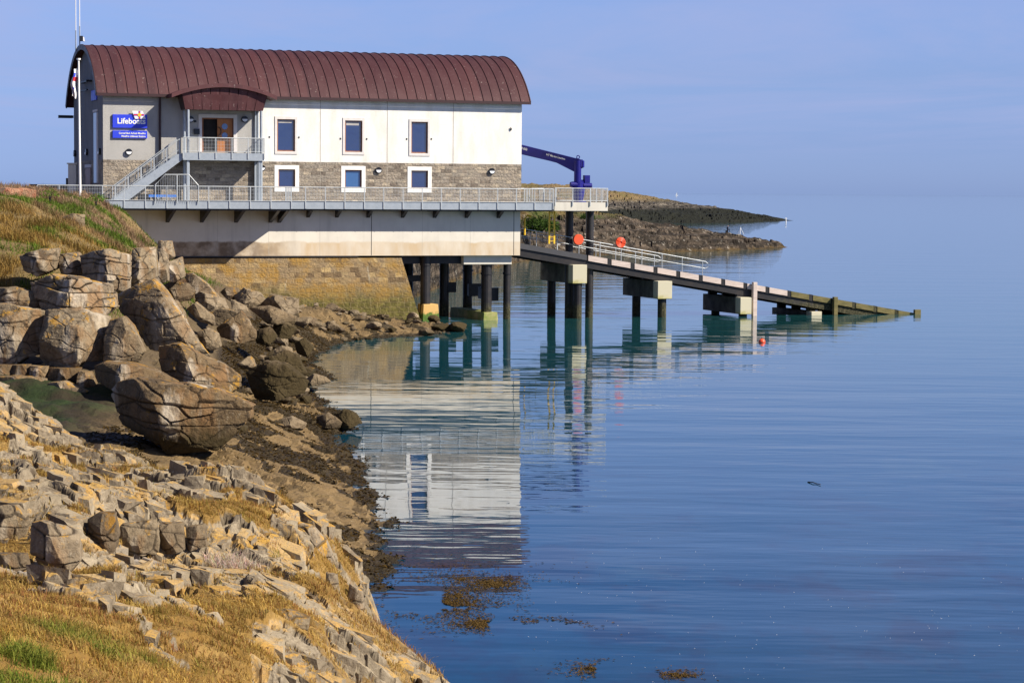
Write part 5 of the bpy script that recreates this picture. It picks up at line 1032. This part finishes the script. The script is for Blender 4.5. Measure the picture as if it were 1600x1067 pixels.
# rock beside the grass top, dark shelter roof and reddish bank at the left border
rock('boulder', [(98,340),(112,334),(130,336),(131,356),(112,362),(98,356)], 118, 1.5, M_cliff, 'pale rock poking out of the grass bank', 'rock', 4, 301, None, .2, bed=.5)
rock('boulder', [(-20,296),(6,293),(20,295),(34,294),(51,298),(50,312),(-20,314)], 134, 2.5, simple('red_soil', (.30, .115, .06), (.34, .25, .16), 2.1, .95, 0, 1.0, .12), 'reddish soil heap topped with pale stones at the left end of the bank', 'heap', 5, 303, None, .2)
p0 = atY(51, 301, 175); p1 = atY(112, 288.5, 175); sh = tag(empty('shelter', ((p0.x+p1.x)/2, 175, p0.z-1.5)), 'dark flat roofed shelter far left behind the grass bank', 'shelter')
hw = (p1.x-p0.x)/2; MB().box(-hw, hw, -1.5, 1.5, 1.5+p1.z-p0.z-.5, 1.5+p1.z-p0.z).build('roof', M_black, sh, .02, base=(0,0,0)); MB().box(-hw+.3, hw-.3, -1.1, 1.2, 0, 1.5+p1.z-p0.z-.51).build('wall', M_black, sh, base=(0,0,0))
p0 = atY(108.5, 303, 163); p1 = atY(114.5, 257, 163); gp = tag(empty('gate_pillar', (p1.x, 163, p0.z-.5)), 'pale stone pillar with a dark box left of the station', 'pillar')
MB().box(-.33, .25, -.25, .25, 0, p1.z-p0.z+.5).build('pillar', M_conc2, gp, .03, base=(0,0,0)); MB().box(-.40, .3, -.3, .3, p1.z-p0.z+.5, p1.z-p0.z+.6).build('cap', M_conc2, gp, base=(0,0,0)); MB().box(-.5, -.335, -.15, .15, .7, 1.6).build('box', M_blackp, gp, base=(0,0,0))
# ------------------------------------------------------------ sea
def mk_water():
    m, nt, b = newmat('sea_water'); v = vec(nt); 
    near = mrange(nt, nd(nt, 'SeparateXYZ', {'Vector': v}).outputs[1], 55, 170)
    sand = noi(nt, vec(nt, (.22, .10, 1)), 1.0, 5, .6, .6)
    deep = mix(nt, near, (.002, .032, .070), (.011, .068, .076))
    c = mix(nt, ramp(nt, sand, [(.58, 0.0), (.74, .55)]), deep, (.035, .075, .085)); pw = noi(nt, vec(nt, (.30, .16, 1), (0, 0, .5)), 1.0, 5, .65); c = mix(nt, ma(nt, 'MULTIPLY', ramp(nt, pw, [(.50, 0.0), (.62, .8)]), mrange(nt, nd(nt, 'SeparateXYZ', {'Vector': v}).outputs[1], 85, 55)), c, (.007, .013, .026))
    wa = noi(nt, vec(nt, (.30, .95, 1), (0, 0, .12)), 1.0, 2, .5); wb = noi(nt, vec(nt, (1.3, 3.6, 1), (0, 0, -.15)), 1.0, 2, .5); wc = noi(nt, vec(nt, (.05, .17, 1), (0, 0, .2)), 1.0, 2, .5)
    pt = mrange(nt, noi(nt, vec(nt, (.05, .11, 1), (0, 0, .3)), 1.0, 4, .6), .42, .68, .05, 1.0)
    h = ma(nt, 'ADD', ma(nt, 'ADD', ma(nt, 'MULTIPLY', wa, .018), ma(nt, 'MULTIPLY', wb, ma(nt, 'MULTIPLY', pt, .0028))), ma(nt, 'MULTIPLY', wc, .085))
    xs__ = nd(nt, 'SeparateXYZ', {'Vector': v}).outputs[0]; calm = ma(nt, 'MULTIPLY', mrange(nt, xs__, 3.0, -3.5), mrange(nt, nd(nt, 'SeparateXYZ', {'Vector': v}).outputs[1], 175, 140)); h = ma(nt, 'MULTIPLY', h, ma(nt, 'SUBTRACT', 1.0, ma(nt, 'MULTIPLY', calm, .55)))
    nrm = bump(nt, h, 1.0, 1.0)
    setp(nt, b, col=c, rough=.015, ior=1.35, spec=.5, normal=nrm); return m
M_water = mk_water()
R_ = 30000; w = MB(); w.add([(-R_,-R_,0),(R_,-R_,0),(R_,R_,0),(-R_,R_,0)], [(0,1,2,3)]); tag(w.build('sea', M_water, None, base=(0,0,0)), kind='structure')
tag(MB().add([(-R_,-R_,-6),(R_,-R_,-6),(R_,R_,-6),(-R_,R_,-6)], [(0,1,2,3)]).build('seabed', M_shore, None, base=(0,0,0)), kind='structure')
# floating weed, foam flecks
def weedpatch(lst, n, seed):
    r_ = np.random.default_rng(seed); P = []
    for px, py, rx, ry, k in lst:
        for _ in range(int(n*k)):
            a, q = r_.uniform(0, 6.28), abs(r_.normal())*.62; p = atz(px+rx*q*math.cos(a), py+ry*q*math.sin(a), 0.0); P.append((p.x, p.y))
    P = np.array(P); c = fb2(P[:, 0]*.9, P[:, 1]*.55, seed, 4); return P[c > .0]
P = weedpatch([(690,945,75,18,1.5),(755,975,60,12,.8),(770,912,45,10,.7),(890,918,22,4,.25),(715,930,150,60,.8),(860,975,60,12,.4),(640,935,40,12,.35),(930,1045,60,14,.3),(1060,1055,50,9,.25),(600,1010,20,10,.25),(720,905,120,30,.35)], 2600, 401)
n = len(P); an = rng.uniform(0, 6.28, n); ln = rng.uniform(.04, .15, n); wd = rng.uniform(.012, .035, n); d = np.c_[np.cos(an), np.sin(an)]; s_ = np.c_[-np.sin(an), np.cos(an)]
zz1 = rng.uniform(.004, .03, n)
def p3(a, z): return np.c_[a, z]
V = np.stack([p3(P-d*ln[:, None]/2, zz1*.3), p3(P-s_*wd[:, None]/2, zz1), p3(P+d*ln[:, None]/2, zz1*.6), p3(P+s_*wd[:, None]/2, zz1*1.2)], 1).reshape(-1, 3); b = np.arange(n)[:, None]*4
r = rng.uniform(0, 1, n)[:, None]; T = np.repeat(np.c_[np.array([.045, .028, .008])*(1-r)+np.array([.14, .085, .022])*r, np.ones(n)], 4, 0)
tag(mesh_np('floating_seaweed', V, b+np.array([[0, 1, 2, 3]]), M_weed, vcol=T), 'brown seaweed floating in patches near the outcrop', 'seaweed', kind='stuff')
Q = []
while len(Q) < 170:
    px, py = rng.uniform(800, 1600), 800+267*rng.uniform()**.8; p = atz(px, py, 0)
    if vn2(np.array([p.x*.3]), np.array([p.y*.2]), 411)[0] > -.1: Q.append((p.x, p.y))
Q = np.array(Q); n = len(Q); a = np.linspace(0, 2*np.pi, 6)[:-1]; rr = rng.uniform(.003, .009, n)
V = np.stack([np.c_[Q[:, 0]+rr*np.cos(t)*1.4, Q[:, 1]+rr*np.sin(t), np.full(n, .006)] for t in a]+[np.c_[Q, .006+rr*.5]], 1).reshape(-1, 3); b = np.arange(n)[:, None]*6
Fq = np.concatenate([b+np.array([[i, (i+1) % 5, 5]]) for i in range(5)], 0)
tag(mesh_np('foam_flecks', V, Fq, M_lens), 'tiny white foam flecks scattered over the open water', 'foam', kind='stuff')
p = atz(1272, 755, .01); tg = tag(MB().tube([(-.16, .35, 0), (-.03, .05, .03), (.06, -.1, .01), (.16, -.4, .02)], .02, 6, r2=.012).build('twig', M_black, None, base=(0,0,0)), 'thin dark twig floating on the open water', 'twig'); tg.location = p
p = atz(1190.5, 534.5, .02); bo = tag(empty('buoy', p), 'small orange buoy floating beyond the slipway reflection', 'buoy')
w = MB(); prof = [(-.16, .10), (-.08, .2), (.04, .22), (.15, .17), (.22, .06)]; vs = []; fs_ = []
for z_, r_ in prof: vs += [(r_*math.cos(t), r_*math.sin(t), z_) for t in np.linspace(0, 2*math.pi, 15)[:-1]]
for i in range(4): fs_ += [(i*14+k, i*14+(k+1) % 14, i*14+14+(k+1) % 14, i*14+14+k) for k in range(14)]
fs_ += [tuple(range(13, -1, -1)), tuple(56+k for k in range(14))]; w.add(vs, fs_); w.build('float', M_org, bo, base=(0,0,0)); MB().tube([(0, 0, .22), (0, 0, .30)], .03, 8).build('eye', M_black, bo, base=(0,0,0))
# ------------------------------------------------------------ headlands
def mk_head(name, grass_z, tops, darkz, cols):
    m, nt, b = newmat(name); v = vec(nt); z = nd(nt, 'SeparateXYZ', {'Vector': v}).outputs[2]; n1 = noi(nt, v, .05, 6, .65); n2 = noi(nt, v, .30, 6, .7); bedn = noi(nt, vec(nt, (.12, .12, 1.6)), 1.0, 4, .6); n4 = noi(nt, v, 1.1, 4, .7)
    zz2 = ma(nt, 'ADD', z, ma(nt, 'MULTIPLY', ma(nt, 'SUBTRACT', n2, .5), 3.0))
    c = mix(nt, ramp(nt, bedn, [(.38, 0.0), (.62, 1.0)]), cols[0], cols[1]); c = mix(nt, ramp(nt, n2, [(.46, 0.0), (.60, .85)]), c, cols[2]); c = mix(nt, ramp(nt, noi(nt, vec(nt, (.25, .25, .9)), 1.6, 4, .7), [(.52, 0.0), (.60, .9)]), c, cols[2])
    c = mix(nt, ramp(nt, n4, [(.60, 0.0), (.70, .8)]), c, (.46, .42, .36))
    c = mix(nt, mrange(nt, zz2, darkz, darkz-.8), c, mix(nt, n2, cols[3], cols[4]))
    g = mix(nt, ramp(nt, n1, [(.42, 0.0), (.58, 1.0)]), tops[0], tops[1]); g = mix(nt, ramp(nt, n4, [(.62, 0.0), (.70, .7)]), g, (.42, .38, .30))
    c = mix(nt, mrange(nt, zz2, grass_z-.5, grass_z+.8), c, g)
    setp(nt, b, col=c, rough=.95, spec=.1, normal=bump(nt, ma(nt, 'ADD', ma(nt, 'ADD', n2, n4), bedn), 1.0, .9)); return m
def headland(name, line, m, width, cliff, seed, nx=520, ny=60, rgh=1.0):
    """line: (x of waterline, distance of waterline, crest height above the water)"""
    A_ = np.array(line, float); t = np.linspace(0, 1, nx); u = np.r_[0, np.cumsum(np.hypot(np.diff(A_[:, 0]), np.diff(A_[:, 1])))]; u /= u[-1]
    xw = np.interp(t, u, A_[:, 0]); yw = np.interp(t, u, A_[:, 1]); hc = np.interp(t, u, A_[:, 2]); kk = np.ones(15)/15
    s = np.linspace(-.06, 1, ny)**1 ; T, S = np.meshgrid(t, s); Xw = np.interp(T, t, xw); Yw = np.interp(T, t, yw); Hc = np.interp(T, t, hc)
    X = Xw; Y = Yw + S*width*(.25+.75*np.clip(Hc/hc.max()*1.5, 0, 1)) + 6*rgh*fb2(Xw*.05, Yw*.03+S, seed, 4)*np.clip(1-S*3, 0, 1)*.5
    prof = np.where(S < cliff[0], cliff[1]*sst(-.02, cliff[0], S), cliff[1]+(1-cliff[1])*sst(cliff[0], .62, S)); prof = np.where(S > .7, prof*sst(1.0, .7, S), prof)
    st_ = .85; Z = Hc*prof; Z = Z*(1+.16*fb2(X*.06, Y*.06, seed+3, 4)) + rgh*np.clip(Z, 0, 1)*(.9*fb2(X*.22, Y*.22, seed+7, 5) + 1.1*np.abs(fb2(X*.45, Y*.45, seed+9, 4)) + .8*voro(X*.28, Y*.28, seed+11)[2]); q = Z/st_; fr = q-np.floor(q); Zt = st_*(np.floor(q)+sst(.55, .95, fr)); Z = np.where(S < cliff[0]*2.2, .25*Z+.75*Zt, Z)
    Z = np.where(S < 0, -1.5, Z); return tag(mesh_np(name, np.c_[X.ravel(), Y.ravel(), Z.ravel()], grid_faces(ny, nx), m), kind='structure')
def hl(px, py_w, py_t, Yextra=0.0, Yd=None):
    p = atz(px, py_w, 0) if Yd is None else atY(px, py_w, Yd); c = atY(px, py_t, p.y+Yextra); return (p.x, p.y, c.z)
M_far = mk_head('far_headland_ground', 6.6, ((.215, .15, .08), (.15, .12, .05)), 4.6, ((.20, .175, .14), (.06, .052, .042), (.03, .027, .025), (.010, .011, .013), (.03, .032, .02)))
M_nearh = mk_head('near_headland_ground', 5.6, ((.16, .11, .045), (.06, .085, .02)), .5, ((.135, .105, .078), (.045, .036, .028), (.020, .017, .014), (.14, .09, .03), (.05, .036, .014)))
headland('far_headland', [hl(560,352,289,60), hl(700,352,287,60), hl(815,351,286,60), hl(900,351,290,60), hl(960,351,297,50), hl(1000,350,303,45), hl(1060,349,314,35), hl(1100,349,319,28), hl(1160,348,329,18), hl(1205,346.5,338,8), hl(1240,345,343.6,2)], M_far, 190, (.22, .55), 601, 560, 64, .5)
headland('near_headland', [hl(560,478,392,10), hl(640,468,366,10), hl(720,436,345,12), hl(800,412,337,16), hl(850,404,334,18), hl(910,400,336,18), hl(960,398,341,16), hl(1000,396,350,12), hl(1060,394,358,9), hl(1130,392,367.5,7), hl(1190,389.5,374.5,5), hl(1228,387,381,2), hl(1231,386.5,385.5,1)], M_nearh, 42, (.22, .72), 641, 620, 70, .55)
# bushes at the root of the near headland
def bush(px, py, Yd, r, n, label, seed, gcol=((.018, .042, .006), (.055, .095, .015))):
    r_ = np.random.default_rng(seed); c = atY(px, py, Yd); o = tag(empty('bush', (c.x, c.y, c.z-r*.8)), label, 'bush')
    d = r_.normal(size=(n, 3)); d /= np.linalg.norm(d, axis=1)[:, None]; d[:, 2] = np.abs(d[:, 2])*.9; q = r_.uniform(.35, 1, n)**.6*(1+.35*fb3(d[:, 0]*2, d[:, 1]*2, d[:, 2]*2, seed)); P = d*q[:, None]*r*np.array([1.3, 1, .95])
    a = r_.normal(size=(n, 3)); b_ = r_.normal(size=(n, 3)); s_ = r*.10; V = np.stack([P, P+a*s_, P+b_*s_], 1).reshape(-1, 3); t = r_.uniform(0, 1, n)[:, None]; T = np.repeat(np.c_[np.array(gcol[0])*(1-t)+np.array(gcol[1])*t, np.ones(n)], 3, 0)
    mesh_np('foliage', V, np.arange(3*n).reshape(-1, 3), M_blade, vcol=T, parent=o); w = MB()
    for k in range(4): an = k*1.6; w.tube([(0, 0, -.3), (.2*r*math.cos(an), .2*r*math.sin(an), .3*r), (.5*r*math.cos(an), .5*r*math.sin(an), .6*r)], .05*r, 6, r2=.015*r)
    w.build('stem', M_tyre, o, base=(0,0,0))
bush(847, 343, 318, 1.9, 1500, 'green bush seen under the walkway beside the yellow ladder', 701); bush(832, 340, 312, 1.3, 900, 'smaller green bush close to the corner of the concrete wall', 702); bush(918, 334, 345, 1.0, 900, 'low green patch of scrub under the crane platform', 703)
bush(150, 303, 143, .55, 300, 'leafy green weed rising above the dry grass by the left rail', 704, ((.06, .14, .01), (.15, .26, .03))); bush(78, 296, 131, .5, 260, 'green weed on the bank crest before the dark shelter', 705, ((.06, .13, .01), (.16, .24, .03)))
bush(18, 310, 126, .6, 260, 'green weed below the reddish soil heap', 706, ((.06, .13, .01), (.16, .24, .03)))
# ------------------------------------------------------------ angler on the near headland, far marks on the water
DEP = bpy.context.evaluated_depsgraph_get()
hd = bpy.data.objects['near_headland']; hv = np.array([v.co[:] for v in hd.data.vertices])
def top_at(px):
    p = atY(px, 372, 395); k = np.abs(hv[:, 0]-p.x) < .7; q = hv[k]; i = q[:, 2].argmax(); return Vector(q[i])
b0 = top_at(1145); YA = b0.y
def person(loc, label):
    me = bpy.data.meshes.new('person'); V = []; E = []; Rd = []
    def j(x, y, z, r): V.append((x, y, z)); Rd.append(r); return len(V)-1
    def e(a, b): E.append((a, b)); return b
    pel = j(0, 0, .46, .17); sp_ = e(pel, j(.0, 0, .68, .17)); ch = e(sp_, j(.07, 0, .92, .19)); nk = e(ch, j(.13, 0, 1.08, .075)); hb_ = e(nk, j(.17, 0, 1.20, .105)); e(hb_, j(.18, 0, 1.30, .085))
    for s in (-1, 1):
        sh_ = e(ch, j(.08, .19*s, .98, .075)); el = e(sh_, j(.18, .24*s, .72, .055)); wr = e(el, j(.42, .12*s, .66, .042)); e(wr, j(.50, .09*s, .67, .045))
        hp = e(pel, j(.08, .11*s, .45, .11)); kn = e(hp, j(.48, .14*s, .52, .075)); an_ = e(kn, j(.46, .14*s, .10, .05)); e(an_, j(.62, .15*s, .04, .045))
    me.from_pydata(V, E, []); o = bpy.data.objects.new('person', me); COL.objects.link(o); sk = o.modifiers.new('skin', 'SKIN'); 
    for v_, r_ in zip(me.skin_vertices[0].data if me.skin_vertices else [], Rd): v_.radius = (r_, r_)
    if not me.skin_vertices:
        bpy.context.view_layer.objects.active = o; o.select_set(True); bpy.ops.mesh.customdata_skin_add(); o.select_set(False)
        for v_, r_ in zip(me.skin_vertices[0].data, Rd): v_.radius = (r_, r_)
    me.skin_vertices[0].data[0].use_root = True
    sb_ = o.modifiers.new('sub', 'SUBSURF'); sb_.levels = 2; sb_.render_levels = 2
    dg = bpy.context.evaluated_depsgraph_get(); mm = bpy.data.meshes.new_from_object(o.evaluated_get(dg)); o.modifiers.clear(); o.data = mm; mm.materials.clear(); mm.materials.append(M_pers); o.location = loc; return tag(o, label, 'person')
def mk_pers():
    m, nt, b = newmat('dark_clothing'); s = sepz(nt); f = mrange(nt, s.outputs[2], .40, .43); h = mrange(nt, s.outputs[2], 1.10, 1.12); hat = mrange(nt, s.outputs[2], 1.27, 1.29)
    c = mix(nt, f, (.03, .03, .04), (.012, .014, .03)); c = mix(nt, h, c, (.42, .25, .18)); c = mix(nt, hat, c, (.015, .015, .025)); setp(nt, b, col=c, rough=.9); return m
M_pers = mk_pers()
hb = top_at(1145); pr = person((b0.x, YA, b0.z+.0), 'person in dark clothes sitting hunched on a box at the end of the near headland'); pr.scale = (.9, .9, .9)
bx = tag(empty('tackle_box', (b0.x-.05, YA, b0.z-.05)), 'dark tackle box that the angler sits on', 'box'); MB().box(-.24, .22, -.24, .24, 0, .34).build('body', M_black, bx, .02, base=(0,0,0)); MB().box(-.25, .23, -.25, .25, .345, .38).build('lid', M_blackp, bx, base=(0,0,0))
q = atY(1160.5, 369, YA); tp = top_at(1160.5); tr_ = tag(empty('tripod', (tp.x, tp.y, tp.z-.1)), 'pale rod rest tripod standing right of the seated person', 'tripod')
for an in (.3, 2.4, 4.5): MB().tube([(.65*math.cos(an), .65*math.sin(an), 0), (0, 0, 1.15)], .035, 6).build('leg', M_lens, tr_, base=(0,0,0))
MB().tube([(0, 0, 1.1), (0, 0, 1.3)], .05, 8).build('head', M_lens, tr_, base=(0,0,0))
p = atz(1228, 347, 0); mk = tag(empty('marker', p), 'white marker standing in the water off the tip of the far headland', 'marker'); MB().tube([(0, 0, -1), (0, 0, .9)], .22, 10, r2=.14).build('pole', M_wht, mk, base=(0,0,0)); MB().box(-.38, .3, -.2, .2, .9, 1.3).build('top', M_wht, mk, .08, base=(0,0,0))
YB = 7000; p = atY(1057.5, 301, YB); yt = tag(empty('yacht', (p.x, YB, 0)), 'tiny white sailing boat on the horizon', 'boat'); MB().hexa([(-3.5,-1,0),(3.5,-.3,0),(3.5,.3,0),(-3.5,1,0)], [(-4,-1.2,1.2),(5,-.1,1.4),(5,.1,1.4),(-4,1.2,1.2)]).build('hull', M_wht, yt, base=(0,0,0)); MB().add([(-3,0,2),(1,0,2),(1,0,11),(-3,.1,2),(1,.1,2),(1,.1,11)], [(0,1,2),(3,5,4),(0,3,4,1),(1,4,5,2),(2,5,3,0)]).build('sail', M_wht, yt, base=(0,0,0)); MB().tube([(1.1, 0, 1), (1.1, 0, 12)], .1, 6).build('mast', M_galv, yt, base=(0,0,0))
done()
